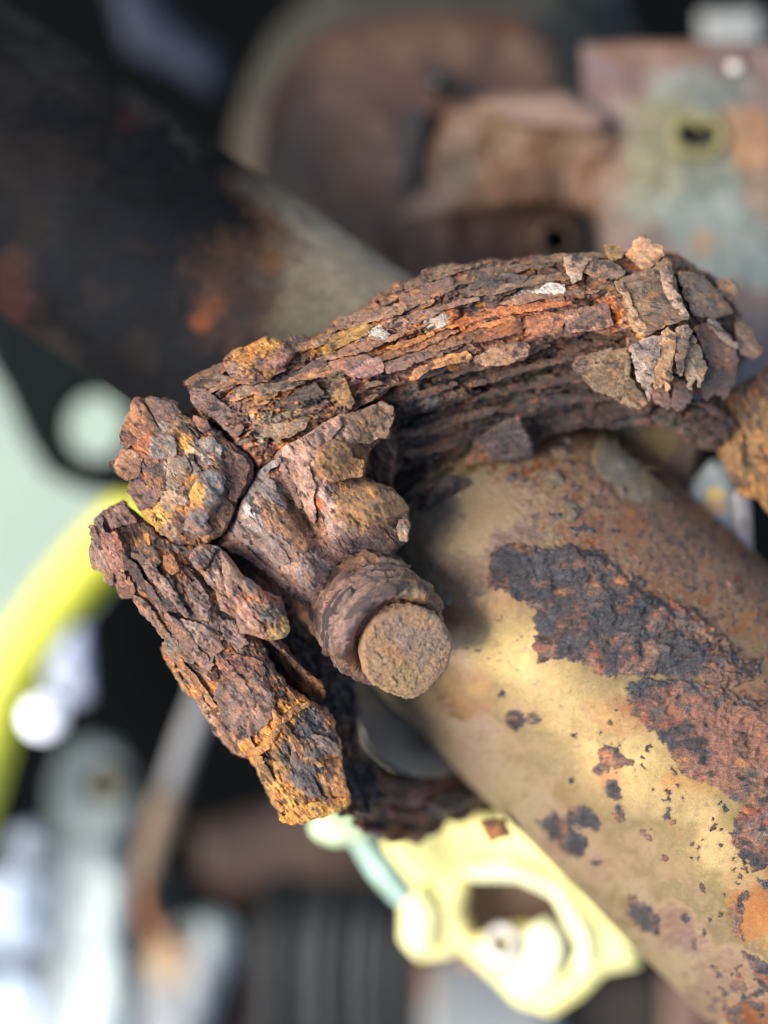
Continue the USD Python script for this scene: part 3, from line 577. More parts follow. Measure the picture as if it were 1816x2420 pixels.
flip = nn @ (v0[pf[5000, 0]] - (PA + pax * ((v0[pf[5000, 0]] - PA) @ pax))) < 0
if flip: pf = pf[:, ::-1]
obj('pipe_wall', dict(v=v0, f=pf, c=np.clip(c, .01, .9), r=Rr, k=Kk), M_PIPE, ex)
# raised crust patches
inm = m > 0
lab, n = ndimage.label(inm)
order = sorted(range(1, n + 1), key=lambda k: -(lab == k).sum())[:285]
hgt = 3 + 9 * sst(0, 26, m) * sst(.25, .7, fbm(sx, sy, 30, 4, 95)) + (fbm(sx, sy, 11, 4, 96, .65) - .4) * 17 * sst(0, 14, m) + (fbm(sx, sy, 34, 3, 99) - .4) * 16 * sst(6, 30, m)
cu = rustcol(fx, fy, fx, fy, 500, (.55, .55, .9, .5, 1)) * .62
blk = sst(.44, .56, fbm(fx, fy, 70, 4, 97))
cu = mixc(cu, (.010, .0095, .011), blk * .9)
cu = mixc(cu, (.06, .056, .058), sst(.56, .66, fbm(fx, fy, 24, 4, 98)) * .5)
fB = polyfield([[(1560, 1640), (1700, 1620), (1860, 1700), (1860, 1900), (1720, 1850), (1620, 1800)]]).ravel()
cu = mixc(cu, (.23, .085, .04), sst(-30, 30, fB + (fbm(fx, fy, 40, 4, 101) - .5) * 160) * sst(.40, .54, fbm(fx, fy, 46, 4, 102)) * .85)
cu = mixc(cu, (.15, .10, .085), sst(10, 0, mx) * .5)
cu = cu.reshape(nr, nc, 3)
for k in order:
    cm = ndimage.binary_dilation(lab == k, iterations=1)
    cel = cm[:-1] & cm[1:]; cel = cel & np.roll(cel, -1, 1)
    a, b = np.nonzero(cel)
    if len(a) < 6: continue
    f = quadf(a, b)
    if flip: f = f[:, ::-1]
    vv, inv = np.unique(f, return_inverse=True); f = inv.reshape(f.shape)
    I, J = vv // nc, vv % nc
    h = np.where(inm[I, J], hgt[I, J] * (1 if len(a) > 3000 else .42), -9)
    p = pipe_pt(T[I, J], TH[I, J], rl[I, J] + h)
    pb = pipe_pt(T[I, J], TH[I, J], rl[I, J] - 16)
    e = np.vstack([f[:, [0, 1]], f[:, [1, 2]], f[:, [2, 0]]]); N = len(vv)
    be = e[~np.isin(e[:, 0].astype(np.int64) * N + e[:, 1], e[:, 1].astype(np.int64) * N + e[:, 0])]
    F = np.vstack([f, f[:, ::-1] + N, np.stack([be[:, 1], be[:, 0], be[:, 0] + N], 1), np.stack([be[:, 1], be[:, 0] + N, be[:, 1] + N], 1)])
    cc = cu[I, J]; rr = np.clip(.16 + .6 * cc.sum(1) + .25 * (fbm(sx[I, J], sy[I, J], 20, 3, 103) - .5), .22, .8)
    if len(a) < 60: cc = cc * .5
    o = obj('crust_patch', dict(v=np.vstack([p, pb]), f=F, c=np.vstack([cc, cc]), r=np.r_[rr, rr]), M_CRUST, ex)
# weld beads
def on_pipe(px, py):
    i = np.argmin(np.where(front, (sx - px) ** 2 + (sy - py) ** 2, 1e9)); return P0.reshape(-1, 3)[i]
for (bx, by, r, st, kc) in ((1311, 1142, 24, 1.1, (.24, .18, .095)), (1350, 1216, 21, 1.5, (.23, .165, .085)), (1322, 1075, 24, .9, (.30, .195, .11)), (1343, 1046, 14, 1, (.33, .27, .2)), (1467, 1168, 17, 1.2, (.22, .14, .09)), (1208, 1134, 14, 1, (.15, .1, .08)), (1064, 1415, 20, 1.0, (.25, .185, .11)), (1040, 1440, 14, 1, (.22, .16, .1)), (1030, 1335, 11, 1.4, (.2, .17, .13))):
    ctr = on_pipe(bx, by) - np.array([0, 0, .45 * r * K]); s = trimesh.creation.icosphere(3, 1.0).vertices * np.array([1, st, .9])
    s = s * (1 + .5 * (noise(s * 1.9 + bx, 3) - .5))[:, None]
    obj('weld_bead', dict(v=ctr + s * r * K, f=np.array(trimesh.creation.icosphere(3, 1.0).faces), c=np.array(kc) * .72, r=.45), M_RUST, ex)
# neck and bung
nz_ = zfield([(842, 1600, -300), (850, 1720, -330), (880, 1800, -390), (960, 1830, -420), (1069, 1830, -420), (920, 1600, -230), (960, 1700, -250), (1050, 1750, -270), (1100, 1560, -220), (1000, 1790, -330)])
pk0 = cKDTree(np.stack([sx[front], sy[front]], 1)); pz0 = P0[front][:, 2] / K
def neck_z(x, y):
    d, i = pk0.query(np.stack([x, y], 1)); e = 1 - ((x - 1015) / 184) ** 2 - ((y - 1655) / 186) ** 2
    return np.minimum(-470 + 235 * np.sqrt(np.clip(e, 0, 1)), pz0[i] - 14 + 1.6 * d)
obj('pipe_neck', plain(poly_disc(1015, 1655, 180, 60, 182), neck_z, 300, (.46, .40, .31), rnd=4, g=4, var=.25, sc=50, relA=10, rough=.42,
    anchors=[(960, 1800, (120, 22), (.50, .48, .38), .8), (900, 1690, (50, 60), (.38, .33, .26), .6), (1000, 1720, (40, 70), (.34, .26, .18), .6), (860, 1600, (40, 60), (.24, .2, .15), .6)]), M_RUST, ex)
pk = cKDTree(np.stack([sx[front], sy[front]], 1)); pz = (P0[front][:, 2] / K)
def pipe_z(x, y): return pz[pk.query(np.stack([x, y], 1))[1]]
bh_ = zfield([(1372, 1030, -22), (1380, 1000, -20), (1440, 960, 0), (1372, 1120, -22), (1400, 1180, -22), (1470, 1214, -22), (1560, 1225, -22), (1645, 1190, -22), (1430, 1090, 16), (1460, 1060, 30), (1500, 1100, 36), (1560, 1080, 55), (1600, 1010, 70), (1610, 1120, 34), (1520, 1000, 55), (1480, 1160, 8), (1560, 1160, 16)], .5)
def bz(x, y): return np.minimum(pipe_z(x, y) + bh_(x, y), -95)
obj('sensor_bung', plain([(1370, 1040), (1380, 1000), (1440, 960), (1560, 940), (1620, 970), (1650, 1050), (1646, 1130), (1640, 1190), (1560, 1225), (1470, 1214), (1400, 1180), (1372, 1120)], bz, 260, (.185, .125, .055), rnd=30, g=3.5, amp=4, seed=21, var=.35, sc=24, relA=26, rough=.55,
    anchors=[(1400, 1070, (34, 60), (.25, .16, .075), .8), (1470, 1080, (60, 66), (.12, .10, .07), .8), (1556, 1090, (44, 80), (.22, .145, .05), .8), (1615, 1110, (40, 80), (.085, .052, .036), .9), (1400, 1010, (46, 24), (.2, .13, .095), .8), (1484, 1094, (24, 14), (.24, .2, .14), .8), (1450, 1180, (90, 30), (.17, .12, .07), .8)]), M_RUST, ex)
# ---------------------------------------------------------------- the rusted flange
S_UP = Strata([(430, 940), (560, 880), (700, 860), (900, 800), (1100, 730), (1300, 690), (1500, 680), (1640, 720), (1760, 790)])
S_LUG = Strata([(300, 960), (420, 1050), (520, 1150), (600, 1230)])
S_LOW = Strata([(230, 1210), (300, 1330), (420, 1480), (560, 1650), (700, 1850), (780, 1960)])
S_SAD = Strata([(560, 1080), (650, 1200), (760, 1330), (900, 1490)])
S_REAR = Strata([(860, 1080), (1000, 990), (1200, 930), (1400, 880), (1600, 900)])
S_STK = Strata([(800, 1910), (950, 1900), (1050, 1880), (1200, 1800)])

def rusty(poly, zp, thick, S, seed, A=1.0, big=46, st=3.0, fib=1.0, crack=1.0, w=(1, 1, 1, 1, 1), anchors=(), dark=1.0, rnd=16, amp=7, g=3.0, jsc=24, gloss=0.0, drop=1.0, bottom=None, plate=1.0):
    zf = zp if callable(zp) else zfield(zp)
    def rel(x, y):
        u, v = S(x, y); h, i, i2 = relief(u, v, seed, A, big, st, fib, crack, plate); return h, (u, v, i * 7 + i2)
    def col(x, y, aux):
        return rustcol(x, y, aux[0], aux[1], seed, w, anchors, aux[2], dark)
    def rgh(x, y, C):
        return np.clip(.27 + .7 * (C.max(1) - C.min(1) - .06) + .55 * (fbm(x, y, 34, 4, seed + 91) - .5) - gloss * .16, .16, .85)
    return chunk(poly, zf, thick, rnd=rnd, g=g, amp=amp, jsc=jsc, seed=seed, rel=rel, col=col, rough=rgh, drop=drop, bottom=bottom)

# rear flange plate first (deepest), crevice shade put into its dark factor
rf = thing('rear_flange', 'dark purple rear flange plate wedged behind the front flange and the golden pipe', 'flange')
zR = zfield([(840, 980, -120), (1000, 930, -120), (1250, 870, -110), (1450, 830, -110), (1600, 950, -120), (900, 1150, -210), (1100, 1080, -230), (1250, 1040, -220), (1450, 980, -190), (1680, 1040, -230), (950, 1230, -260)])
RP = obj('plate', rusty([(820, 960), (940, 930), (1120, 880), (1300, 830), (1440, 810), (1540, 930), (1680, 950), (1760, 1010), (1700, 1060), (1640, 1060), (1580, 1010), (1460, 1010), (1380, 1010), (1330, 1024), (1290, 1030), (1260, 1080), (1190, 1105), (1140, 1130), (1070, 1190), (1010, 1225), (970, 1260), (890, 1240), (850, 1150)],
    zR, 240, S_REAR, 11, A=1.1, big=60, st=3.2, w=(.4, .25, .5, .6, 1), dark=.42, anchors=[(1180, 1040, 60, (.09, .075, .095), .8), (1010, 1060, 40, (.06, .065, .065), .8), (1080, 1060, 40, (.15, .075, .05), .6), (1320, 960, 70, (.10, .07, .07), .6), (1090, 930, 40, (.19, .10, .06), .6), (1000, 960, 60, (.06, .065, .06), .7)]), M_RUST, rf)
obj('hanging_scale', rusty([(1180, 1000), (1230, 985), (1256, 1030), (1262, 1076), (1200, 1090), (1130, 1100), (1090, 1110), (1120, 1040)], [(1200, 990, -90), (1256, 1070, -150), (1100, 1100, -190), (1170, 1050, -120)], 40, S_REAR, 13, A=.35, w=(.3, .1, .2, .6, .6), dark=.9, anchors=[(1200, 1050, 70, (.085, .062, .066), .9)]), M_RUST, rf)
obj('inner_scale', rusty([(980, 1190), (1010, 1140), (1060, 1120), (1110, 1140), (1150, 1150), (1090, 1190), (1040, 1216), (990, 1226)], [(1000, 1180, -180), (1100, 1140, -170), (1040, 1210, -230)], 40, S_REAR, 14, A=.5, w=(.2, .2, .2, .8, 1), dark=.7, anchors=[(1060, 1160, 70, (.10, .085, .07), .8)]), M_RUST, rf)
obj('lower_plate', rusty([(560, 1400), (640, 1420), (720, 1450), (770, 1520), (836, 1590), (846, 1650), (848, 1720), (862, 1790), (900, 1832), (930, 1880), (880, 1930), (800, 1930), (700, 1700)], [(620, 1430, -150), (760, 1530, -170), (840, 1650, -230), (850, 1800, -240), (780, 1700, -180), (900, 1880, -260), (700, 1560, -130)], 160, S_LOW, 15, A=1.0, big=46, st=2.4,
    w=(.2, .3, .2, .9, 1), dark=.55, anchors=[(790, 1640, 90, (.075, .082, .098), .8), (840, 1850, 60, (.075, .09, .105), .85), (700, 1500, 40, (.12, .12, .125), .7), (730, 1510, 18, (.3, .15, .05), .7), (815, 1735, 20, (.25, .12, .04), .7), (850, 1800, 20, (.24, .12, .05), .6)]), M_RUST, rf)
obj('side_strip', rusty([(597, 1500), (660, 1508), (690, 1540), (716, 1580), (756, 1610), (772, 1640), (756, 1660), (710, 1630), (668, 1582), (636, 1550)], [(600, 1510, -60), (700, 1580, -40), (765, 1645, -50), (640, 1540, -60)], 50, S_LOW, 16, A=.7, w=(.5, .7, .6, .3, .8), anchors=[(720, 1600, 44, (.27, .14, .06), .85), (640, 1530, 30, (.10, .06, .055), .8)]), M_RUST, rf)
for q, (po, zz, dk, an) in enumerate((
    ([(828, 1945), (850, 1915), (930, 1925), (1000, 1940), (1060, 1915), (1150, 1880), (1260, 1840), (1260, 1880), (1130, 1915), (1100, 1950), (1060, 1940), (1042, 1970), (1010, 1982), (990, 2004), (960, 1990), (924, 1992), (890, 1978), (860, 1970)], -330, .8, [(1000, 1970, 70, (.23, .13, .09), .8), (940, 1970, 30, (.36, .16, .06), .8), (1100, 1905, 60, (.22, .12, .06), .8)]),
    ([(812, 1925), (850, 1885), (930, 1890), (1010, 1915), (1100, 1880), (1260, 1820), (1260, 1850), (1130, 1890), (1050, 1925), (1010, 1950), (960, 1940), (930, 1945), (880, 1935)], -280, .75, [(860, 1915, 50, (.17, .12, .11), .8), (1060, 1900, 50, (.12, .12, .13), .8)]),
    ([(860, 1890), (905, 1845), (990, 1842), (1080, 1826), (1240, 1780), (1240, 1815), (1110, 1868), (1030, 1880), (990, 1905), (930, 1896)], -250, .7, [(940, 1870, 70, (.18, .115, .1), .8)]),
    ([(1010, 1905), (1050, 1880), (1100, 1868), (1120, 1885), (1100, 1915), (1050, 1930)], -215, .6, [(1060, 1900, 50, (.13, .128, .14), .9)]),
    ([(870, 1850), (900, 1825), (980, 1828), (1080, 1815), (1240, 1770), (1220, 1800), (1060, 1840), (960, 1856)], -330, .5, []))):
    sl = zz
    obj('scale_layer', rusty(po, (lambda x, y, sl=sl: sl - np.clip(x - 830, -40, 400) * 1.35 + (fbm(x, y, 60, 3, 7) - .5) * 60), 60, S_STK, 160 + q, A=.6, big=34, st=3.4, w=(.6, .4, .5, .5, .8), dark=dk, anchors=an, rnd=6, amp=8, jsc=18), M_RUST, rf)
tr = obj('loose_rust_shard', rusty([(1140, 1940), (1196, 1935), (1210, 1975), (1170, 1985), (1156, 1990)], [(1150, 1950, -330), (1200, 1950, -330), (1170, 1985, -340)], 40, S_STK, 19, A=.5, anchors=[(1170, 1960, 70, (.27, .12, .05), .9)]), M_RUST, rf)

# right bracket, out of focus
rb = obj('brown_mounting_bracket', rusty([(1648, 950), (1700, 930), (1760, 900), (1860, 830), (1960, 830), (1960, 1290), (1850, 1240), (1812, 1208), (1790, 1176), (1747, 1174), (1732, 1140), (1704, 1088), (1690, 1050)], [(1660, 960, -230), (1760, 920, -220), (1860, 900, -220), (1700, 1060, -270), (1860, 1230, -270), (1800, 1050, -210)], 120, Strata([(1700, 900), (1760, 1050), (1840, 1200)]), 23, A=.7, big=70, st=2,
    w=(.3, .4, .2, .2, .3), anchors=[(1780, 1050, 150, (.23, .14, .065), .85), (1690, 1010, 16, (.4, .36, .28), .9), (1700, 1000, 20, (.3, .26, .2), .7), (1716, 1010, 16, (.07, .075, .075), .8), (1790, 1165, 30, (.36, .19, .06), .8), (1740, 960, 60, (.14, .085, .05), .7)]), M_RUST)
tag(rb, 'ochre brown rusty mounting bracket at the right edge below the big scales', 'bracket')

fl = thing('front_flange', 'heavily flaked rusty exhaust flange with two thick arms, in sharp focus', 'flange')
obj('core', rusty([(330, 1130), (440, 960), (540, 960), (700, 900), (900, 900), (960, 960), (930, 1120), (930, 1300), (860, 1420), (760, 1440), (640, 1420), (520, 1400), (440, 1330), (360, 1260)], [(440, 980, -110), (330, 1130, -120), (700, 920, -100), (940, 1000, -140), (900, 1350, -150), (640, 1400, -120), (560, 1090, -45), (440, 1300, -110), (500, 1250, -70), (500, 1020, -50)], 120, S_SAD, 29, A=.7, w=(.5, .3, .3, .4, .9), dark=.7), M_RUST, fl)
# under layer of the upper arm, crevice shade put into its dark factor
zU = zfield([(880, 940, -70), (1100, 880, -70), (1300, 830, -80), (1480, 800, -90), (1000, 970, -90), (1250, 900, -100), (1400, 860, -100)])
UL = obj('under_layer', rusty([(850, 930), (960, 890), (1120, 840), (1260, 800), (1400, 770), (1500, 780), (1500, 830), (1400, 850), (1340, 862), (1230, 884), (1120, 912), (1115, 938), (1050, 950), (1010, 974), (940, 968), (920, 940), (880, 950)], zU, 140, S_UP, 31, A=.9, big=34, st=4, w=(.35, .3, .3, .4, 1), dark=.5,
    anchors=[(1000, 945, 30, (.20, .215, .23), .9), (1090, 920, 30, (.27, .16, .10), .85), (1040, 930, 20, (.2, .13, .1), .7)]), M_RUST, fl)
# upper arm
UP = [(436, 902), (465, 891), (516, 874), (540, 880), (600, 850), (640, 830), (690, 822), (716, 794), (745, 799), (770, 779), (784, 760), (831, 742), (867, 712), (911, 682), (947, 668), (983, 660), (1003, 641), (1045, 624), (1106, 627), (1157, 609), (1200, 618), (1227, 612), (1267, 601), (1328, 603), (1382, 606), (1433, 600), (1500, 590), (1560, 592), (1610, 602), (1640, 625), (1686, 646), (1720, 690), (1745, 730), (1770, 790), (1760, 850), (1745, 880), (1700, 930), (1650, 930), (1600, 955), (1552, 950), (1500, 930), (1480, 870), (1483, 797), (1433, 788), (1389, 790), (1324, 800), (1259, 826), (1240, 850), (1200, 862), (1125, 860), (1052, 880), (965, 906), (925, 916), (900, 934), (853, 960), (835, 971), (759, 1005), (716, 1034), (690, 1060), (661, 1066), (640, 1090), (612, 1108), (598, 1080), (561, 1051), (531, 1015), (489, 990), (459, 963), (448, 930)]
zUp = zfield([(440, 905, -60), (520, 880, -50), (620, 870, 0), (720, 800, -60), (850, 740, -60), (950, 675, -70), (1150, 615, -90), (1350, 610, -90), (1560, 595, -130), (1700, 670, -160), (1765, 800, -200), (1700, 920, -170), (1550, 940, -110),
              (470, 960, -10), (560, 1040, 0), (640, 1070, 0), (600, 960, 22), (720, 930, 28), (820, 860, 20), (760, 990, 10), (900, 900, 0), (950, 790, 0), (1050, 720, -5), (1050, 860, -20), (1200, 820, -30), (1200, 700, -10), (1350, 700, -15), (1350, 770, -30), (1480, 680, -25), (1480, 780, -40), (1600, 700, -60), (1560, 820, -40), (1660, 800, -100), (1640, 880, -100)])
aUP = [(1070, 790, 50, ORG, .9), (1000, 800, 36, (.42, .17, .06), .7), (1210, 780, 46, (.42, .10, .03), .95), (1265, 770, 34, (.46, .12, .035), .95), (1430, 740, 44, (.55, .2, .06), .9), (1440, 780, 24, (.42, .14, .05), .7), (1090, 760, 34, (.45, .14, .045), .8), (890, 840, 34, (.46, .19, .06), .8), (800, 800, 36, YEL, .95), (770, 810, 24, (.42, .24, .06), .8),
       (900, 790, 22, (.46, .45, .42), .95), (1040, 770, 26, (.36, .36, .34), .8), (1290, 680, 40, (.42, .42, .40), .9), (1240, 700, 26, (.25, .25, .25), .8), (1150, 680, 60, (.10, .085, .08), .7), (1180, 640, 60, (.09, .075, .07), .6), (1010, 660, 60, (.24, .15, .11), .6), (960, 720, 60, (.25, .155, .12), .7), (1050, 640, 36, (.22, .18, .12), .7),
       (850, 870, 50, (.32, .18, .16), .8), (790, 900, 34, (.30, .28, .24), .6), (820, 930, 26, (.42, .22, .07), .8), (740, 920, 44, (.055, .055, .055), .85), (680, 900, 40, (.05, .045, .04), .8), (640, 960, 36, (.06, .055, .055), .85), (600, 930, 30, (.36, .17, .06), .8), (630, 890, 24, (.42, .19, .06), .7), (550, 950, 40, (.20, .13, .115), .7), (480, 940, 28, (.3, .22, .19), .6), (470, 945, 14, (.5, .49, .47), .7),
       (650, 1000, 40, (.22, .17, .11), .8), (700, 990, 34, (.24, .17, .10), .7), (680, 1030, 30, (.24, .10, .05), .7), (620, 1010, 40, (.24, .22, .19), .7), (560, 1020, 36, (.24, .13, .10), .7), (700, 1020, 20, (.34, .15, .06), .6), (1330, 740, 80, (.27, .17, .145), .8), (1400, 690, 50, (.25, .15, .11), .6), (1180, 720, 36, (.16, .10, .09), .6),
       (1150, 820, 60, (.29, .18, .13), .8), (1230, 820, 40, (.27, .16, .12), .7), (1000, 870, 70, (.17, .105, .09), .6), (920, 870, 40, (.21, .11, .09), .6), (1420, 640, 60, (.2, .16, .11), .6), (1640, 700, 90, (.13, .105, .085), .7), (1700, 800, 90, (.12, .08, .07), .7), (1690, 860, 60, (.075, .052, .052), .8), (1560, 880, 80, (.16, .125, .095), .6)]
up = obj('upper_arm', rusty(UP, zUp, 150, S_UP, 37, A=1.0, big=44, st=3.6, w=(1, 1, .8, .7, .9), anchors=aUP, rnd=22, amp=8, plate=.6, g=2.3), M_RUST, fl)
# lug at the left
LUG = [(317, 935), (304, 976), (284, 1015), (287, 1051), (266, 1102), (281, 1123), (305, 1134), (300, 1150), (304, 1168), (328, 1204), (345, 1228), (381, 1270), (430, 1290), (486, 1290), (525, 1262), (546, 1228), (560, 1188), (592, 1143), (604, 1097), (584, 1068), (547, 1050), (510, 1012), (493, 998), (466, 1000), (450, 982), (435, 979), (411, 949), (381, 943), (357, 934), (341, 943), (326, 940)]
zL = zfield([(320, 940, -30), (290, 1010, -30), (270, 1100, -20), (305, 1160, -20), (340, 1220, -10), (400, 960, -10), (340, 1060, 15), (400, 1040, 28), (450, 1100, 45), (400, 1180, 35), (480, 1040, 30), (520, 1120, 42), (560, 1080, 10), (585, 1130, 5), (540, 1220, 15), (480, 1200, 55), (440, 1270, 22), (490, 1280, 15)])
aL = [(335, 985, 40, (.20, .125, .11), .8), (335, 1045, 44, (.30, .10, .05), .95), (310, 1000, 24, (.24, .15, .11), .7), (375, 1050, 20, (.22, .225, .23), .95), (365, 1070, 16, (.24, .245, .25), .8), (400, 960, 40, (.17, .11, .105), .8), (440, 1010, 30, (.24, .15, .09), .8), (405, 1045, 20, (.28, .17, .12), .7), (440, 1050, 20, (.46, .24, .06), .8), (455, 1070, 18, (.5, .25, .06), .8), (490, 1040, 20, (.40, .18, .06), .7),
      (420, 1130, 28, (.52, .25, .06), .95), (440, 1120, 24, (.5, .22, .05), .9), (410, 1110, 22, (.26, .25, .235), .85), (410, 1170, 30, (.28, .26, .23), .8), (450, 1100, 26, (.24, .23, .22), .7), (480, 1060, 26, (.25, .235, .22), .7), (520, 1075, 26, (.23, .22, .21), .7), (365, 1230, 34, (.48, .26, .06), .9), (390, 1215, 30, (.42, .24, .08), .8), (380, 1190, 30, (.36, .2, .07), .7),
      (300, 1095, 30, (.30, .15, .08), .85), (280, 1105, 24, (.28, .16, .11), .8), (350, 1110, 40, (.13, .08, .07), .8), (330, 1160, 40, (.10, .068, .065), .8), (320, 1170, 20, (.17, .11, .11), .7), (370, 1150, 24, (.22, .11, .06), .7), (570, 1100, 40, (.16, .10, .095), .8), (560, 1160, 40, (.17, .10, .08), .8), (530, 1230, 30, (.26, .13, .07), .7), (400, 1260, 24, (.22, .2, .19), .7)]
lug = obj('left_lug', rusty(LUG, zL, 140, S_LUG, 43, A=.5, big=64, st=1.5, fib=.4, w=(.7, .8, .5, 1, .5), anchors=aL, amp=9, rnd=12, plate=.4, g=2.3), M_RUST, fl)
# lower arm
LOW = [(210, 1305), (224, 1226), (243, 1211), (271, 1199), (286, 1183), (299, 1188), (315, 1205), (345, 1232), (381, 1268), (430, 1288), (462, 1290), (500, 1300), (540, 1350), (575, 1420), (600, 1470), (620, 1510), (640, 1560), (677, 1616), (736, 1656), (770, 1669), (795, 1702), (793, 1728), (811, 1770), (808, 1804), (818, 1858), (828, 1896), (804, 1918), (753, 1936), (692, 1951), (667, 1943), (639, 1892), (614, 1837), (598, 1800), (555, 1782), (508, 1730), (474, 1669), (431, 1625), (406, 1578), (384, 1550), (381, 1521), (396, 1500), (368, 1456), (343, 1427), (327, 1412), (312, 1415), (280, 1409), (274, 1380), (262, 1387), (247, 1368), (246, 1352), (218, 1343)]
zLo = zfield([(215, 1310, -30), (240, 1215, -30), (290, 1190, -30), (270, 1300, 0), (330, 1260, -40), (360, 1290, 10), (300, 1390, -10), (400, 1330, 22), (470, 1310, 10), (380, 1420, 18), (450, 1420, 15), (520, 1400, -10), (400, 1500, -5), (480, 1500, 20), (560, 1470, -25), (390, 1540, -40), (450, 1620, -30), (530, 1560, 22), (590, 1540, 5), (620, 1580, 22), (540, 1660, 15), (560, 1760, -40), (640, 1650, 30), (740, 1670, 5), (700, 1720, 22), (800, 1740, -20), (640, 1800, 5), (720, 1830, 15), (815, 1850, -30), (690, 1940, -20), (800, 1910, -40)])
aLo = [(250, 1260, 40, (.21, .135, .125), .8), (260, 1290, 30, (.33, .13, .11), .9), (290, 1330, 40, (.26, .11, .085), .85), (225, 1320, 30, (.26, .18, .145), .85), (250, 1360, 30, (.24, .165, .14), .8), (320, 1240, 40, (.06, .04, .038), .8), (310, 1330, 34, (.045, .045, .045), .85), (350, 1350, 34, (.05, .05, .052), .85), (370, 1390, 40, (.035, .035, .038), .9), (405, 1420, 30, (.03, .03, .033), .9), (340, 1310, 24, (.09, .09, .085), .7), (370, 1390, 14, (.30, .12, .05), .8), (400, 1330, 30, (.36, .16, .07), .85), (410, 1350, 20, (.32, .14, .06), .7),
       (410, 1480, 22, (.36, .12, .04), .9), (300, 1390, 30, (.27, .15, .12), .8), (350, 1430, 30, (.22, .135, .13), .8), (460, 1440, 60, (.16, .13, .125), .7), (480, 1500, 50, (.22, .17, .155), .7), (430, 1530, 40, (.20, .16, .14), .7), (540, 1490, 30, (.24, .18, .16), .7), (400, 1550, 30, (.27, .17, .11), .7), (420, 1590, 30, (.40, .20, .08), .85), (440, 1640, 30, (.22, .18, .13), .7), (470, 1640, 24, (.40, .19, .07), .8), (500, 1700, 30, (.38, .18, .08), .8), (520, 1750, 30, (.26, .15, .13), .8),
       (540, 1570, 26, (.30, .085, .04), .85), (560, 1600, 60, (.21, .155, .14), .8), (600, 1640, 60, (.20, .13, .12), .8), (640, 1640, 24, (.33, .10, .075), .8), (580, 1700, 70, (.19, .13, .125), .85), (510, 1620, 24, (.42, .20, .07), .8), (660, 1610, 30, (.22, .13, .1), .7), (540, 1640, 20, (.13, .13, .14), .7),
       (680, 1690, 34, (.52, .25, .06), .95), (640, 1740, 34, (.46, .22, .055), .95), (600, 1780, 34, (.46, .21, .055), .95), (720, 1670, 30, (.48, .23, .06), .9), (660, 1790, 40, (.27, .165, .07), .9), (640, 1840, 50, (.34, .19, .075), .9), (690, 1900, 50, (.42, .22, .07), .95), (740, 1920, 44, (.54, .26, .05), .95), (800, 1900, 34, (.50, .24, .06), .9), (760, 1860, 50, (.36, .19, .08), .85), (770, 1800, 30, (.42, .18, .06), .85), (800, 1780, 24, (.46, .18, .06), .85), (810, 1850, 20, (.44, .21, .07), .8),
       (730, 1710, 40, (.105, .108, .115), .95), (720, 1790, 44, (.12, .122, .128), .97), (710, 1830, 34, (.12, .122, .128), .95), (740, 1870, 24, (.12, .12, .122), .9), (770, 1750, 34, (.12, .115, .118), .9), (700, 1760, 24, (.13, .13, .132), .9), (620, 1900, 30, (.36, .2, .1), .7), (655, 1935, 24, (.38, .21, .11), .8)]
low = obj('lower_arm', rusty(LOW, zLo, 130, S_LOW, 53, A=.5, big=64, st=2.6, fib=.8, w=(.8, .85, .6, .7, .7), anchors=aLo, rnd=18, amp=8, plate=.4, g=2.3), M_RUST, fl)

# ---------------------------------------------------------------- bolt with its saddle
bt = thing('clamp_bolt', 'thick rusted bolt with a round brown end face pointing at the viewer', 'bolt')
SAD = [(508, 1288), (552, 1224), (568, 1185), (588, 1143), (610, 1110), (640, 1085), (661, 1062), (719, 1030), (759, 1003), (802, 978), (853, 966), (889, 954), (907, 946), (929, 958), (934, 983), (925, 1008), (920, 1037), (900, 1040), (878, 1063), (869, 1084), (864, 1106), (862, 1128), (889, 1140), (925, 1153), (954, 1178), (964, 1201), (970, 1237), (962, 1282), (946, 1294), (934, 1307), (934, 1340), (900, 1440), (830, 1510), (755, 1505), (720, 1454), (699, 1421), (675, 1391), (630, 1349), (600, 1322), (560, 1300)]
zS = zfield([(515, 1285, -30), (552, 1225, 5), (590, 1140, 0), (620, 1300, -10), (660, 1370, -25), (720, 1445, -90), (580, 1230, 38), (640, 1290, 48), (700, 1355, 46), (750, 1410, -10), (620, 1180, 40), (680, 1250, 52), (740, 1320, 40),
    (650, 1120, 8), (700, 1170, -2), (745, 1225, 2), (770, 1275, 22), (650, 1085, 26), (690, 1070, 56), (730, 1120, 62), (765, 1185, 66), (790, 1240, 56), (760, 1020, 40), (850, 985, 32), (915, 962, 0), (922, 1010, -12), (870, 1030, 16), (850, 1085, -4), (780, 1085, 74), (830, 1050, 50), (770, 1120, 60), (840, 1130, -12), (800, 1140, 22),
    (780, 1170, 50), (850, 1185, 80), (900, 1190, 62), (940, 1190, 10), (962, 1240, -20), (890, 1235, 52), (820, 1255, 46), (860, 1290, -20), (930, 1310, -50), (820, 1360, -60), (800, 1440, -110), (760, 1490, -140), (880, 1400, -120)], 1.0)
PK = np.array((.33, .225, .20))
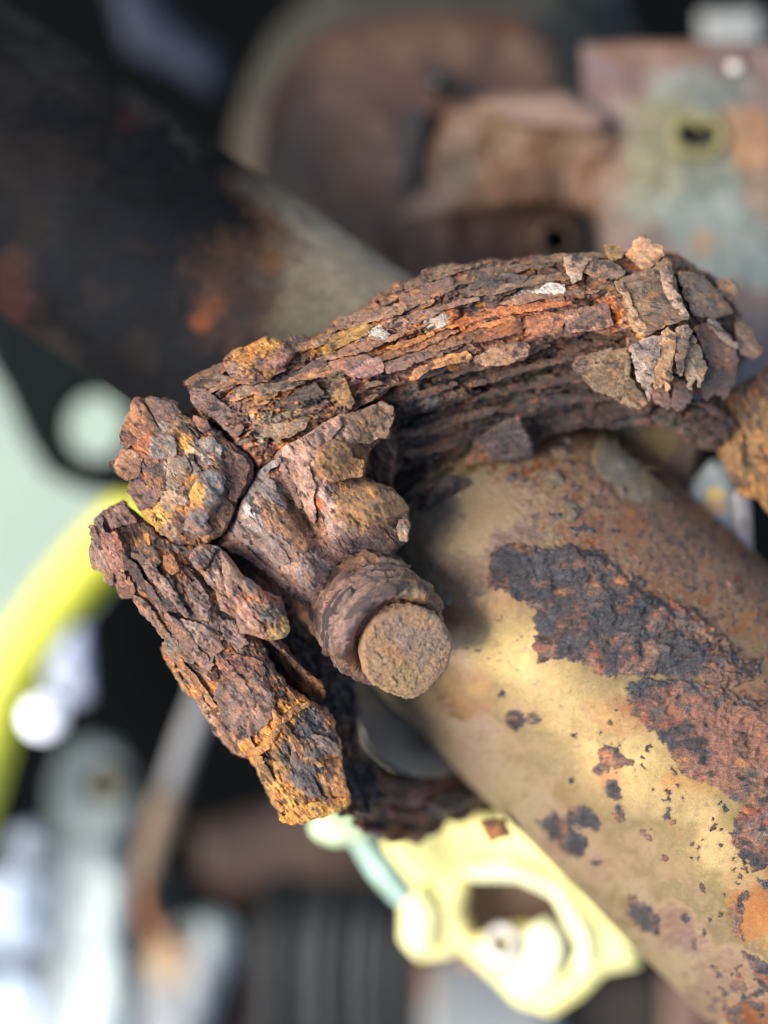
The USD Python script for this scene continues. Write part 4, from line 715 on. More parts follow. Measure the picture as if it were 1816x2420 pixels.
aS = [(700, 1060, 50, PK, .9), (760, 1030, 50, PK, .9), (720, 1120, 50, PK, .9), (800, 1010, 40, (.30, .2, .175), .8), (760, 1190, 50, PK, .9), (800, 1230, 50, PK, .85), (740, 1150, 50, PK, .9), (850, 1000, 40, (.25, .17, .13), .8), (900, 980, 34, (.22, .14, .10), .8), (790, 1090, 44, (.30, .165, .06), .97), (820, 1110, 40, (.27, .15, .065), .95), (770, 1110, 30, (.32, .18, .06), .9), (810, 1060, 24, (.24, .14, .09), .8),
      (850, 1200, 56, (.30, .175, .07), .97), (890, 1190, 50, (.27, .155, .075), .95), (920, 1180, 30, (.2, .125, .085), .8), (850, 1230, 30, (.36, .21, .09), .8), (955, 1260, 20, (.42, .33, .24), .9), (940, 1250, 14, (.36, .27, .2), .8), (840, 1290, 50, (.23, .155, .145), .8), (870, 1310, 50, (.10, .068, .07), .85), (920, 1300, 40, (.09, .06, .06), .8), (760, 1230, 34, (.3, .2, .17), .7), (752, 1190, 14, (.5, .13, .04), .9), (700, 1180, 50, (.19, .12, .06), .9), (720, 1220, 40, (.20, .13, .065), .85), (690, 1150, 30, (.2, .14, .08), .8),  # dark spots under the second lump paint the shade of the hollow there
      (620, 1160, 40, (.23, .215, .22), .8), (600, 1230, 60, (.24, .205, .20), .85), (580, 1260, 40, (.25, .2, .19), .8), (640, 1290, 60, (.25, .215, .215), .85), (700, 1340, 60, (.24, .19, .18), .8), (640, 1200, 34, (.34, .16, .075), .8), (660, 1240, 40, (.27, .15, .10), .8), (720, 1290, 40, (.24, .15, .12), .7), (740, 1380, 40, (.28, .2, .17), .8), (620, 1330, 30, (.19, .13, .13), .7), (700, 1420, 40, (.23, .15, .14), .7), (600, 1200, 20, (.40, .39, .38), .6), (800, 1300, 34, (.24, .145, .12), .7)]
sad = obj('saddle', rusty(SAD, zS, 200, S_SAD, 61, A=.34, big=40, st=3, fib=1.3, crack=.8, w=(1, .4, .4, .6, .3), anchors=aS, rnd=30, amp=4, gloss=.8, plate=.35, g=2.3), M_RUST, bt)
# barrel and end, turned about the tilted axis
tip, root = (962, 1543, 84), (796, 1352, -225)
def bd(t, th, r):
    u, v = th * 120 + t * 160, t * 460
    r1 = (ridge(u / 3, v, 13, 3, 9) - .4) * 7 + (ridge(u / 1.4, v, 24, 3, 15) - .4) * 7 + (fbm(u, v, 60, 2, 17) - .5) * 18
    q = fbm(u / 3, v, 26, 3, 19) * 7; f = np.floor(q); return r1 + 24 * (np.abs(np.sin(t * 30 + .5 * np.sin(th * 2) + 1.6 * fbm(u, v, 70, 2, 23))) - .6) * (t < .8) + (f + sst(.4, .6, q - f) - 3.5) * 6 + (fbm(u, v, 8, 3, 7, .7) - .5) * 9
def bcol(t, th, V):
    x, y = proj(V); u = th * 90; v = t * 420
    return rustcol(x, y, u, v, 71, (1, .2, .2, .3, .5), [(960, 1390, 40, (.28, .17, .10), .7), (985, 1410, 30, (.3, .22, .13), .7), (800, 1480, 60, (.27, .18, .165), .8), (840, 1440, 60, (.25, .175, .165), .7), (900, 1370, 50, (.16, .10, .095), .7)]) * .95
prof = [(0, 60), (0, 128)] + [(t, 127 + 2 * math.sin(t * 9) + 6 * t) for t in np.linspace(.02, .80, 80)] + [(.815, 131), (.83, 127), (.835, 118), (.80, 100), (.74, 84), (.74, .1)]
BR = obj('barrel', lathe(root, tip, prof, 220, disp=lambda t, th, r: bd(t, th, r) * (r > 100), colf=bcol, rough=.5), M_RUST, bt)
def ecol(t, th, V):
    x, y = proj(V)
    c = rustcol(x, y, x, y, 73, (.5, .1, .1, .0, .2)); c = mixc(c, (.37, .20, .088), np.full(len(x), .8))
    for (ax, ay, r, k, s) in ((930, 1530, 36, (.36, .17, .06), .8), (950, 1610, 44, (.32, .185, .065), .9), (985, 1600, 36, (.30, .18, .07), .8), (960, 1510, 34, (.22, .145, .12), .7), (1010, 1520, 50, (.225, .15, .10), .7), (900, 1570, 24, (.3, .19, .09), .6), (920, 1480, 34, (.23, .145, .10), .6)):
        d = np.hypot(x - ax, y - ay) / r + (fbm(x, y, 20, 4, int(ax) % 71, .6) - .5) * 2; c = mixc(c, k, s * sst(1.2, .6, d))
    return c * (.7 + .6 * fbm(x, y, 7, 3, 74, .6))[:, None]
root2 = (940, 1513, -46)
def edisp(t, th, r):
    return (fbm(np.cos(th) * 60, np.sin(th) * 60 + t * 100, 24, 5, 12, .66) - .5) * 34 * (r > 70)
sp = [(0, 70), (0, 92)] + [(t, 99 + 6 * sst(.1, .8, t)) for t in np.linspace(.03, .93, 40)] + [(.96, 103), (.985, 100), (.998, 95)]
end = lathe(root2, tip, sp, 220, disp=edisp, colf=ecol, rough=.6)
obj('end_rim', end, M_RUST, bt)
# cracked end face, bark-like relief along the axis
ca_, cb_ = W(*root2), W(*tip); eax = (cb_ - ca_) / np.linalg.norm(cb_ - ca_); es = np.cross(eax, [0, 1.0, 0]); es /= np.linalg.norm(es); eu = np.cross(es, eax)
rr_ = np.linspace(0, 1, 46); th_ = np.arange(220) / 220 * 2 * np.pi
RR, TT = np.meshgrid(rr_, th_, indexing='ij'); rb_ = 95 + edisp(np.full(220, .99), th_, np.full(220, 95.0))
xx, yy = RR * np.cos(TT) * rb_, RR * np.sin(TT) * rb_
ci, ce, cl, cR = cells(xx.ravel() * .8 + yy.ravel() * .6, -xx.ravel() * .6 + yy.ravel() * .8, 15, 1.5, 81)
eh = ((cR[ci, 0] - .5) * 2.5 + (cl * (cR[ci, 1:3] - .5)).sum(1) * 5 - 2.2 * (cR[ci, 3] > .5) * np.exp(-(ce / 1.3) ** 2) + (fbm(xx.ravel(), yy.ravel(), 34, 4, 82, .62) - .5) * 16 + (fbm(xx.ravel(), yy.ravel(), 9, 3, 84, .7) - .5) * 6).reshape(RR.shape) * np.clip((1 - RR) * 14 + .25, 0, 1)
eh += 5 * (1 - RR ** 2) - 1
VV = cb_ + eax * (.998 - 1) * np.linalg.norm(cb_ - ca_) + (xx * K)[..., None] * es + (yy * K)[..., None] * eu + (eh * K)[..., None] * eax
i, j = np.meshgrid(np.arange(45), np.arange(220), indexing='ij'); a = (i * 220 + j).ravel(); b = (i * 220 + (j + 1) % 220).ravel()
ef = np.vstack([np.stack([a, a + 220, b + 220], 1), np.stack([a, b + 220, b], 1)])
vv = VV.reshape(-1, 3)
k0 = np.cross(vv[ef[3000, 1]] - vv[ef[3000, 0]], vv[ef[3000, 2]] - vv[ef[3000, 0]])
if k0 @ eax < 0: ef = ef[:, ::-1]
obj('end_face', dict(v=vv, f=ef, c=ecol(None, None, vv), r=np.full(len(vv), .6)), M_RUST, bt)
# torn collar piece over the end
obj('collar_scale', rusty([(905, 1437), (925, 1400), (960, 1376), (1001, 1397), (1017, 1427), (1013, 1450), (985, 1446), (950, 1440), (925, 1446)], [(905, 1437, 40), (960, 1385, 30), (1010, 1430, 0), (960, 1440, 46)], 60, S_SAD, 77, A=.7, big=26, st=1.5, w=(.6, .3, .3, .3, .6), anchors=[(960, 1390, 34, (.25, .15, .085), .8), (975, 1405, 14, (.5, .4, .28), .8), (1000, 1420, 26, (.2, .14, .1), .7)]), M_RUST, bt)
# ---------------------------------------------------------------- scales and flakes, one by one
def flake(parent, poly, zf, S, seed, lift, gx=0.0, gy=0.0, th=12, A=.3, w=(.8, .5, .4, .6, .5), anchors=(), name='rust_flake', g=3.0, amp=4, bend=0.0, dark=1.0, label=None, rnd=2.0, jsc=10):
    P = np.array(poly, float); cx, cy = P.mean(0); R = np.abs(P - [cx, cy]).max()
    zc = float(zf(np.array([cx]), np.array([cy]))[0]); follow = .75
    def zz(x, y):
        base = zc * (1 - follow) + zf(x, y) * follow
        dx, dy = x - cx, y - cy
        return base + lift + gx * dx + gy * dy + bend * (dx * dx + dy * dy) / R
    m = rusty(P, zz, th, S, seed, A=A, big=150, st=1.6, plate=.5, w=w, anchors=anchors, rnd=rnd, amp=amp, g=g, jsc=jsc, crack=.5, dark=dark)
    if m is None: return
    o = obj(name, m, M_RUST, parent)
    if label: o.SetCustomDataByKey('label', label)

F = lambda *a, **k: flake(*a, **k)
GR1, TN1, LT1, PL1 = (.19, .185, .18), (.29, .20, .125), (.40, .29, .19), (.36, .33, .30)
one = lambda po, k, s=.9: [(np.mean([p[0] for p in po]), np.mean([p[1] for p in po]), 1.2 * max(np.ptp([p[0] for p in po]), np.ptp([p[1] for p in po])), k, s)]
# big flap lying over the lower arm
fp = [(446, 1318), (462, 1293), (481, 1285), (512, 1290), (534, 1305), (572, 1355), (619, 1393), (662, 1412), (678, 1456), (687, 1490), (675, 1506), (637, 1514), (606, 1503), (568, 1496), (565, 1487), (556, 1459), (521, 1443), (512, 1399), (493, 1380), (462, 1337)]
zF = zfield([(450, 1310, 45), (510, 1295, 35), (560, 1380, 62), (660, 1415, 50), (540, 1440, 55), (620, 1450, 85), (680, 1500, 75), (580, 1490, 70)])
obj('lifted_flap', rusty(fp, zF, 34, S_LOW, 201, A=.42, big=36, st=3.2, fib=1.2, w=(1, .5, .6, .6, .3), anchors=[(500, 1330, 40, (.22, .19, .18), .8), (560, 1400, 60, (.24, .165, .14), .8), (600, 1440, 40, (.30, .18, .145), .8), (640, 1460, 30, (.22, .2, .17), .7), (675, 1490, 30, (.36, .23, .09), .9), (655, 1500, 26, (.30, .23, .12), .8), (630, 1410, 30, (.27, .12, .06), .7), (480, 1340, 24, (.30, .14, .07), .7), (580, 1470, 24, (.26, .17, .14), .7)], rnd=12, amp=5), M_RUST, fl)
nf = [(435, 1252), (442, 1220), (452, 1190), (446, 1172), (470, 1120), (486, 1108), (505, 1110), (525, 1110), (534, 1130), (528, 1160), (520, 1185), (500, 1215), (490, 1230), (500, 1250), (486, 1266), (460, 1262)]
F(lug, nf, zL, S_LUG, 203, 16, th=22, A=.35, anchors=[(500, 1150, 46, (.225, .225, .23), .9), (465, 1160, 26, (.48, .25, .07), .9), (460, 1190, 20, (.46, .24, .07), .8), (470, 1240, 40, (.22, .2, .2), .9), (490, 1255, 14, (.30, .13, .1), .7)], rnd=8, name='rust_scale')
for po, z, lift, gx, gy, k, A in (
    ([(317, 935), (340, 955), (362, 990), (374, 1012), (368, 1040), (345, 1075), (320, 1058), (300, 1050), (284, 1051), (284, 1015), (304, 976)], zL, 16, -.1, -.1, (.25, .115, .07), .25),
    ([(341, 943), (357, 934), (385, 945), (411, 949), (430, 975), (420, 1000), (390, 1012), (372, 1006), (360, 975)], zL, 14, 0, -.2, (.19, .125, .115), .25),
    ([(450, 980), (466, 984), (489, 994), (497, 1012), (482, 1024), (468, 1014)], zL, 26, .1, -.1, (.24, .13, .11), .2),
    ([(376, 1025), (410, 1030), (420, 1060), (412, 1085), (370, 1085), (350, 1080)], zL, 14, 0, 0, (.225, .21, .20), .3),
    ([(268, 1102), (286, 1062), (318, 1060), (335, 1085), (330, 1125), (300, 1136), (282, 1122)], zL, 16, -.1, 0, (.29, .155, .10), .35),
    ([(304, 1150), (330, 1130), (372, 1140), (385, 1165), (360, 1200), (330, 1204)], zL, 12, 0, .1, (.14, .09, .085), .5),
    ([(540, 1062), (576, 1078), (592, 1100), (582, 1142), (558, 1186), (540, 1180), (545, 1130), (530, 1090)], zL, 14, .1, 0, (.17, .10, .085), .5),
    ([(522, 1195), (552, 1190), (545, 1225), (524, 1260), (498, 1262), (505, 1230)], zL, 16, .1, .1, (.20, .12, .085), .5),
    ([(395, 1080), (440, 1075), (455, 1110), (430, 1150), (395, 1150)], zL, 12, 0, 0, (.27, .22, .17), .3),
    ([(380, 1160), (430, 1155), (438, 1200), (400, 1215), (378, 1195)], zL, 12, 0, 0, (.30, .23, .16), .3),
    ([(470, 1040), (500, 1028), (525, 1060), (520, 1098), (480, 1100), (465, 1070)], zL, 14, 0, 0, (.24, .22, .20), .3)):
    F(lug, po, z, S_LUG, 210 + int(po[0][0]), lift * .6, gx, gy, th=16, A=.36, anchors=one(po, k, .7), amp=5)
# knob on top of the upper arm
kp = [(528, 861), (531, 846), (549, 828), (592, 814), (628, 793), (664, 805), (690, 822), (700, 836), (680, 858), (655, 880), (640, 900), (612, 905), (590, 915), (575, 900), (545, 890)]
F(up, kp, zUp, S_UP, 231, 34, .1, .25, th=60, A=.8, anchors=[(590, 850, 50, (.46, .22, .06), .9), (640, 810, 30, (.50, .27, .07), .9), (660, 850, 34, (.30, .16, .12), .8), (620, 880, 24, (.24, .12, .1), .7), (560, 880, 30, (.2, .13, .11), .7), (610, 850, 14, (.13, .13, .13), .8), (640, 890, 18, (.46, .22, .06), .8)], name='rust_scale', rnd=22)
# the big papery scales on the right end
for po, lift, gx, gy, k, th in (
    ([(1455, 668), (1475, 655), (1522, 638), (1548, 628), (1566, 610), (1585, 606), (1592, 640), (1600, 670), (1612, 705), (1630, 750), (1600, 762), (1570, 772), (1540, 790), (1513, 795), (1490, 770), (1478, 720)], 34, -.05, .05, (.24, .17, .105), 14),
    ([(1448, 665), (1468, 662), (1488, 700), (1505, 740), (1532, 780), (1520, 796), (1498, 782), (1482, 745), (1470, 700)], 46, -.2, 0, (.40, .26, .15), 10),
    ([(1560, 640), (1575, 622), (1590, 650), (1600, 690), (1630, 748), (1612, 752), (1585, 715), (1568, 680)], 48, .1, 0, (.42, .29, .22), 9),
    ([(1480, 600), (1500, 570), (1523, 555), (1540, 575), (1566, 580), (1572, 600), (1545, 628), (1520, 636), (1495, 618)], 40, .1, -.5, (.40, .25, .15), 10),
    ([(1426, 582), (1451, 574), (1478, 590), (1470, 612), (1445, 616)], 30, 0, -.4, (.28, .22, .10), 8),
    ([(1329, 604), (1382, 606), (1400, 612), (1375, 640), (1378, 660), (1352, 672), (1343, 645)], 40, -.2, -.1, (.42, .31, .23), 8),
    ([(1378, 612), (1440, 616), (1480, 640), (1460, 660), (1400, 655), (1372, 640)], 22, 0, -.1, (.26, .18, .13), 10),
    ([(1352, 862), (1362, 846), (1420, 828), (1470, 822), (1488, 826), (1492, 890), (1535, 955), (1510, 970), (1483, 962), (1465, 946), (1433, 935), (1404, 921), (1379, 896)], 46, -.1, .15, (.205, .155, .095), 12),
    ([(1493, 815), (1520, 800), (1562, 792), (1560, 830), (1548, 880), (1538, 950), (1528, 930), (1516, 915), (1505, 890), (1495, 850)], 66, .05, .12, (.27, .235, .215), 10),
    ([(1562, 788), (1580, 770), (1600, 790), (1594, 840), (1590, 900), (1578, 930), (1566, 905), (1552, 918), (1540, 905), (1548, 850)], 64, .05, .12, (.37, .235, .13), 10),
    ([(1600, 775), (1625, 762), (1636, 780), (1625, 820), (1612, 900), (1598, 880), (1594, 830)], 58, .1, .1, (.27, .2, .15), 9),
    ([(1636, 790), (1655, 820), (1672, 870), (1655, 920), (1645, 890), (1632, 930), (1620, 890), (1622, 840)], 56, .15, .1, (.31, .27, .2), 9),
    ([(1640, 770), (1690, 760), (1730, 800), (1748, 850), (1735, 910), (1715, 950), (1690, 930), (1668, 950), (1655, 920), (1674, 860)], 44, .1, .05, (.085, .055, .055), 16),
    ([(1670, 750), (1690, 752), (1720, 790), (1750, 820), (1735, 822), (1700, 800)], 66, -.1, -.2, (.30, .26, .22), 7),
    ([(1600, 640), (1660, 650), (1700, 690), (1740, 740), (1690, 752), (1640, 748), (1615, 700)], 34, 0, -.1, (.15, .125, .10), 14),
    ([(1690, 660), (1730, 655), (1750, 686), (1732, 715), (1700, 690)], 40, .2, -.3, (.25, .165, .105), 10),
    ([(1740, 745), (1770, 770), (1806, 830), (1780, 850), (1750, 838), (1738, 790)], 60, .3, 0, (.20, .14, .10), 10),
    ([(1596, 905), (1620, 900), (1640, 940), (1606, 974), (1585, 960)], 30, 0, .3, (.13, .09, .095), 10),
    ([(1540, 930), (1560, 915), (1585, 930), (1582, 970), (1552, 954)], 34, 0, .3, (.24, .15, .13), 9)):
    F(up, po, zUp, S_UP, 240 + int(po[0][0] + po[0][1]) % 500, lift, gx, gy, th=th, A=.32, anchors=one(po, k, .7), name='paper_scale', amp=8, jsc=13)
# strips along the upper arm
for po, lift, gx, gy, k in (
    ([(965, 893), (985, 868), (1040, 845), (1075, 833), (1105, 830), (1118, 842), (1108, 855), (1060, 862), (1010, 878), (978, 904)], 20, 0, .15, (.44, .2, .07)),
    ([(1110, 850), (1160, 822), (1220, 806), (1256, 815), (1250, 838), (1200, 862), (1140, 864)], 16, 0, .1, (.29, .175, .115)),
    ([(900, 860), (960, 838), (1040, 812), (1090, 800), (1095, 818), (1030, 842), (960, 868), (915, 885)], 14, 0, .1, (.18, .115, .10)),
    ([(760, 805), (800, 785), (850, 770), (880, 762), (870, 790), (820, 815), (780, 832)], 18, 0, -.1, (.40, .24, .07)),
    ([(800, 850), (850, 838), (905, 850), (910, 880), (870, 892), (830, 890), (805, 872)], 18, 0, .1, (.33, .19, .165)),
    ([(870, 780), (900, 772), (925, 790), (915, 806), (890, 800)], 18, 0, 0, (.48, .47, .44)),
    ([(785, 755), (850, 735), (930, 722), (950, 735), (930, 760), (870, 758), (800, 775)], 16, 0, -.2, (.27, .175, .13)),
    ([(1110, 780), (1150, 762), (1230, 748), (1236, 785), (1170, 800), (1120, 812)], 14, 0, 0, (.36, .115, .045)),
    ([(1242, 750), (1290, 735), (1340, 742), (1330, 785), (1270, 796), (1245, 790)], 14, 0, 0, (.33, .13, .07)),
    ([(1330, 735), (1400, 722), (1440, 716), (1450, 770), (1400, 782), (1340, 788)], 14, 0, 0, (.26, .165, .135)),
    ([(1260, 690), (1300, 665), (1340, 672), (1335, 690), (1285, 706)], 18, 0, -.1, (.42, .42, .41)),
    ([(1080, 690), (1140, 655), (1200, 645), (1250, 652), (1220, 690), (1150, 712)], 14, 0, -.2, (.12, .10, .085)),
    ([(940, 700), (1010, 668), (1070, 655), (1080, 680), (1010, 712), (950, 730)], 14, 0, -.2, (.24, .155, .12)),
    ([(785, 900), (815, 890), (838, 950), (828, 968), (800, 950), (780, 930)], 20, 0, .2, (.34, .2, .085)),
    ([(640, 960), (700, 925), (745, 905), (770, 930), (720, 960), (660, 985)], 10, 0, 0, (.05, .048, .046)),
    ([(655, 900), (700, 880), (740, 850), (770, 840), (775, 870), (720, 900), (670, 920)], 10, 0, -.1, (.06, .055, .05)),
    ([(600, 930), (640, 915), (660, 930), (630, 955), (605, 960)], 14, 0, 0, (.40, .2, .07)),
    ([(440, 905), (500, 880), (540, 890), (560, 920), (500, 915), (455, 915)], 16, 0, -.2, (.2, .14, .10)),
    ([(447, 925), (490, 925), (540, 960), (580, 1010), (560, 1040), (500, 985), (455, 955)], 12, -.1, .1, (.21, .145, .13)),
    ([(660, 800), (700, 790), (735, 802), (720, 830), (690, 828)], 14, 0, -.3, (.10, .07, .068)),
    ([(620, 1000), (690, 975), (740, 985), (720, 1015), (660, 1045), (625, 1030)], 12, 0, .1, (.24, .19, .13)),
    ([(1000, 760), (1050, 740), (1075, 750), (1050, 780), (1005, 788)], 14, 0, 0, (.33, .32, .31))):
    F(up, po, zUp, S_UP, 300 + int(po[0][0] + po[0][1]) % 700, lift, gx, gy, th=14, A=.36, anchors=one(po, k, .7), amp=6)
# lower arm scales
for po, lift, gx, gy, k in (
    ([(210, 1305), (224, 1226), (243, 1220), (250, 1300), (268, 1350), (268, 1388), (248, 1368), (246, 1352), (218, 1343)], 22, -.15, 0, (.25, .17, .145)),
    ([(244, 1218), (290, 1190), (330, 1235), (300, 1240), (262, 1250)], 18, 0, -.2, (.2, .13, .12)),
    ([(245, 1262), (275, 1258), (300, 1310), (305, 1350), (285, 1350), (262, 1310)], 22, -.1, 0, (.31, .13, .11)),
    ([(275, 1375), (300, 1355), (320, 1390), (314, 1414), (282, 1408)], 22, -.1, .1, (.28, .145, .105)),
    ([(384, 1312), (405, 1305), (425, 1345), (410, 1360), (388, 1345)], 16, 0, 0, (.37, .165, .07)),
    ([(330, 1300), (360, 1290), (385, 1330), (360, 1350), (330, 1330)], 14, 0, 0, (.06, .06, .06)),
    ([(350, 1360), (400, 1355), (425, 1410), (420, 1450), (390, 1440), (360, 1400)], 12, 0, 0, (.035, .035, .038)),
    ([(440, 1380), (470, 1370), (495, 1420), (500, 1470), (470, 1465), (450, 1430)], 16, 0, 0, (.2, .165, .16)),
    ([(420, 1460), (460, 1468), (515, 1500), (530, 1535), (515, 1545), (460, 1520), (425, 1495)], 16, 0, .05, (.22, .175, .165)),
    ([(390, 1505), (440, 1510), (470, 1545), (455, 1568), (410, 1560), (388, 1540)], 14, -.1, 0, (.21, .175, .15)),
    ([(520, 1468), (555, 1466), (575, 1500), (590, 1520), (560, 1535), (530, 1510)], 24, 0, 0, (.24, .19, .18)),
    ([(470, 1530), (510, 1540), (500, 1570), (478, 1575)], 20, 0, .1, (.22, .145, .14)),
    ([(505, 1565), (560, 1545), (620, 1560), (630, 1600), (580, 1590), (530, 1600)], 14, 0, -.1, (.24, .10, .07)),
    ([(520, 1610), (600, 1600), (650, 1640), (650, 1690), (600, 1740), (560, 1750), (530, 1700), (505, 1650)], 12, 0, 0, (.20, .14, .13)),
    ([(735, 1735), (770, 1740), (805, 1770), (800, 1790), (770, 1775), (740, 1760)], 18, .1, 0, (.15, .125, .125)),
    ([(690, 1750), (735, 1740), (755, 1790), (740, 1840), (760, 1880), (735, 1890), (700, 1850), (685, 1800)], 7, 0, 0, (.12, .122, .128)),
    ([(770, 1800), (805, 1790), (815, 1850), (828, 1890), (800, 1880), (775, 1850)], 12, .1, 0, (.42, .19, .07)),
    ([(655, 1940), (700, 1905), (770, 1890), (822, 1880), (826, 1898), (800, 1918), (750, 1936), (692, 1951)], 14, 0, .2, (.52, .25, .055)),
    ([(384, 1545), (410, 1570), (440, 1625), (480, 1680), (470, 1672), (430, 1628), (405, 1580)], 14, -.3, .1, (.36, .2, .1)),
    ([(470, 1640), (500, 1680), (560, 1760), (600, 1795), (570, 1790), (510, 1735), (475, 1680)], 10, -.2, .1, (.33, .18, .12))):
    F(low, po, zLo, S_LOW, 800 + int(po[0][0] + po[0][1]) % 700, lift * .7, gx, gy, th=14, A=.36, anchors=one(po, k, .7), amp=6)
# ridge seam across the lower slab
flake(low, [(592, 1776), (628, 1752), (650, 1712), (684, 1674), (728, 1656), (734, 1668), (694, 1690), (664, 1724), (640, 1766), (600, 1794)], zLo, S_LOW, 991, 12, th=14, A=.5, anchors=[(660, 1720, 200, (.36, .165, .055), .85)], name='rust_seam', rnd=5)
# long thin sheets splitting off along the layers
def sheet(parent, S, zf, u0, u1, v0, w, lift, k, seed, gv=.25, th=7, dark=1.0, A=.45):
    us = np.linspace(u0, u1, 26); s = (us - u0) / (u1 - u0)
    p = np.stack([np.interp(us, S.t, S.p[:, 0]), np.interp(us, S.t, S.p[:, 1])], 1); d = np.stack([np.interp(us, S.t, S.d[:, 0]), np.interp(us, S.t, S.d[:, 1])], 1)
    nrm = np.stack([-d[:, 1], d[:, 0]], 1)
    ww = w * np.clip(np.sin(np.pi * np.clip(s, .02, .98)) ** .45, .25, 1); a = (fbm(us, us * 0, 50, 3, seed) - .5) * w * 1.4; b = (fbm(us, us * 0, 40, 3, seed + 5) - .5) * w * 1.4
    po = Polygon(np.vstack([p + nrm * (v0 + ww + a)[:, None], (p + nrm * (v0 - ww + b)[:, None])[::-1]])).buffer(0)
    if hasattr(po, 'geoms'): po = max(po.geoms, key=lambda g_: g_.area)
    def zz(x, y):
        u, v = S(x, y)
        return zf(x, y) + lift + gv * np.clip(v - v0, -w, w) + (fbm(u, v, 70, 3, seed + 9) - .5) * 12
    m = rusty(po, zz, th, S, seed, A=A, big=120, st=2.5, plate=.5, fib=1.4, crack=.6, w=(.9, .6, .5, .5, .5), anchors=[(p[13][0], p[13][1], (u1 - u0), k, .6)], rnd=2, amp=6, g=2.6, jsc=11, dark=dark)
    if m: obj('rust_sheet', m, M_RUST, parent)
for q, (u0, u1, v0, w, lf, k) in enumerate(((20, 190, -26, 12, 14, BRN), (60, 260, 14, 13, 16, MAU), (120, 300, 48, 12, 14, (.24, .2, .15)), (230, 420, -36, 10, 14, TAN), (260, 470, 34, 14, 18, (.3, .16, .1)), (330, 560, 6, 11, 15, MAU), (380, 640, -52, 12, 14, (.2, .14, .1)), (430, 700, 44, 11, 16, (.34, .16, .08)),
        (480, 760, -20, 10, 14, (.26, .17, .13)), (560, 820, 62, 13, 14, BRN), (600, 880, 22, 12, 15, (.58, .17, .035)), (640, 940, -70, 12, 14, (.14, .11, .09)), (700, 1000, -34, 11, 15, (.24, .17, .13)), (760, 1000, 60, 13, 14, MAU), (780, 1040, 4, 10, 15, (.3, .17, .11)), (690, 830, 46, 8, 20, (.55, .2, .045)), (800, 960, 30, 9, 18, (.5, .14, .035)), (500, 620, 30, 8, 18, (.5, .2, .05)), (560, 760, -96, 9, 12, (.2, .15, .1)), (860, 1080, -80, 11, 12, (.17, .13, .10)))):
    sheet(up, S_UP, zUp, u0, u1, v0, w, lf, k, 4000 + q * 17, gv=.35)
for q, (u0, u1, v0, w, lf, k) in enumerate(((20, 170, 30, 12, 12, (.26, .14, .11)), (90, 300, 0, 11, 12, (.12, .09, .085)), (140, 330, -34, 12, 13, (.24, .18, .16)), (200, 380, 36, 12, 12, (.2, .15, .13)), (280, 460, 4, 12, 12, (.23, .16, .14)), (330, 560, 52, 10, 12, (.34, .19, .1)), (380, 600, -28, 11, 11, (.24, .14, .12)), (560, 760, 40, 10, 10, (.36, .2, .08)), (600, 800, -52, 10, 10, (.42, .2, .07)))):
    sheet(low, S_LOW, zLo, u0, u1, v0, w, lf, k, 5000 + q * 17, gv=-.25)
S_UL = Strata([(850, 950), (1000, 930), (1150, 885), (1300, 840), (1480, 805)])
for q, (u0, u1, v0, w, lf) in enumerate(((20, 260, 0, 10, 16), (180, 480, -24, 10, 16), (240, 560, 14, 9, 14))):
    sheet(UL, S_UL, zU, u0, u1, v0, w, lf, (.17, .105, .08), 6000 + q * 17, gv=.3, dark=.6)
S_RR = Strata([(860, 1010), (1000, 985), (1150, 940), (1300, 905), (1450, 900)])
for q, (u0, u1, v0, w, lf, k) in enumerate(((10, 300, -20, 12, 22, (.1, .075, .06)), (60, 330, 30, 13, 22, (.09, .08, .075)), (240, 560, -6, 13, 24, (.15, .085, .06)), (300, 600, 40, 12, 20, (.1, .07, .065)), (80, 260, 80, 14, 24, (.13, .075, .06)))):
    sheet(RP, S_RR, zR, u0, u1, v0, w, lf, k, 7000 + q * 17, gv=.3, dark=.5)
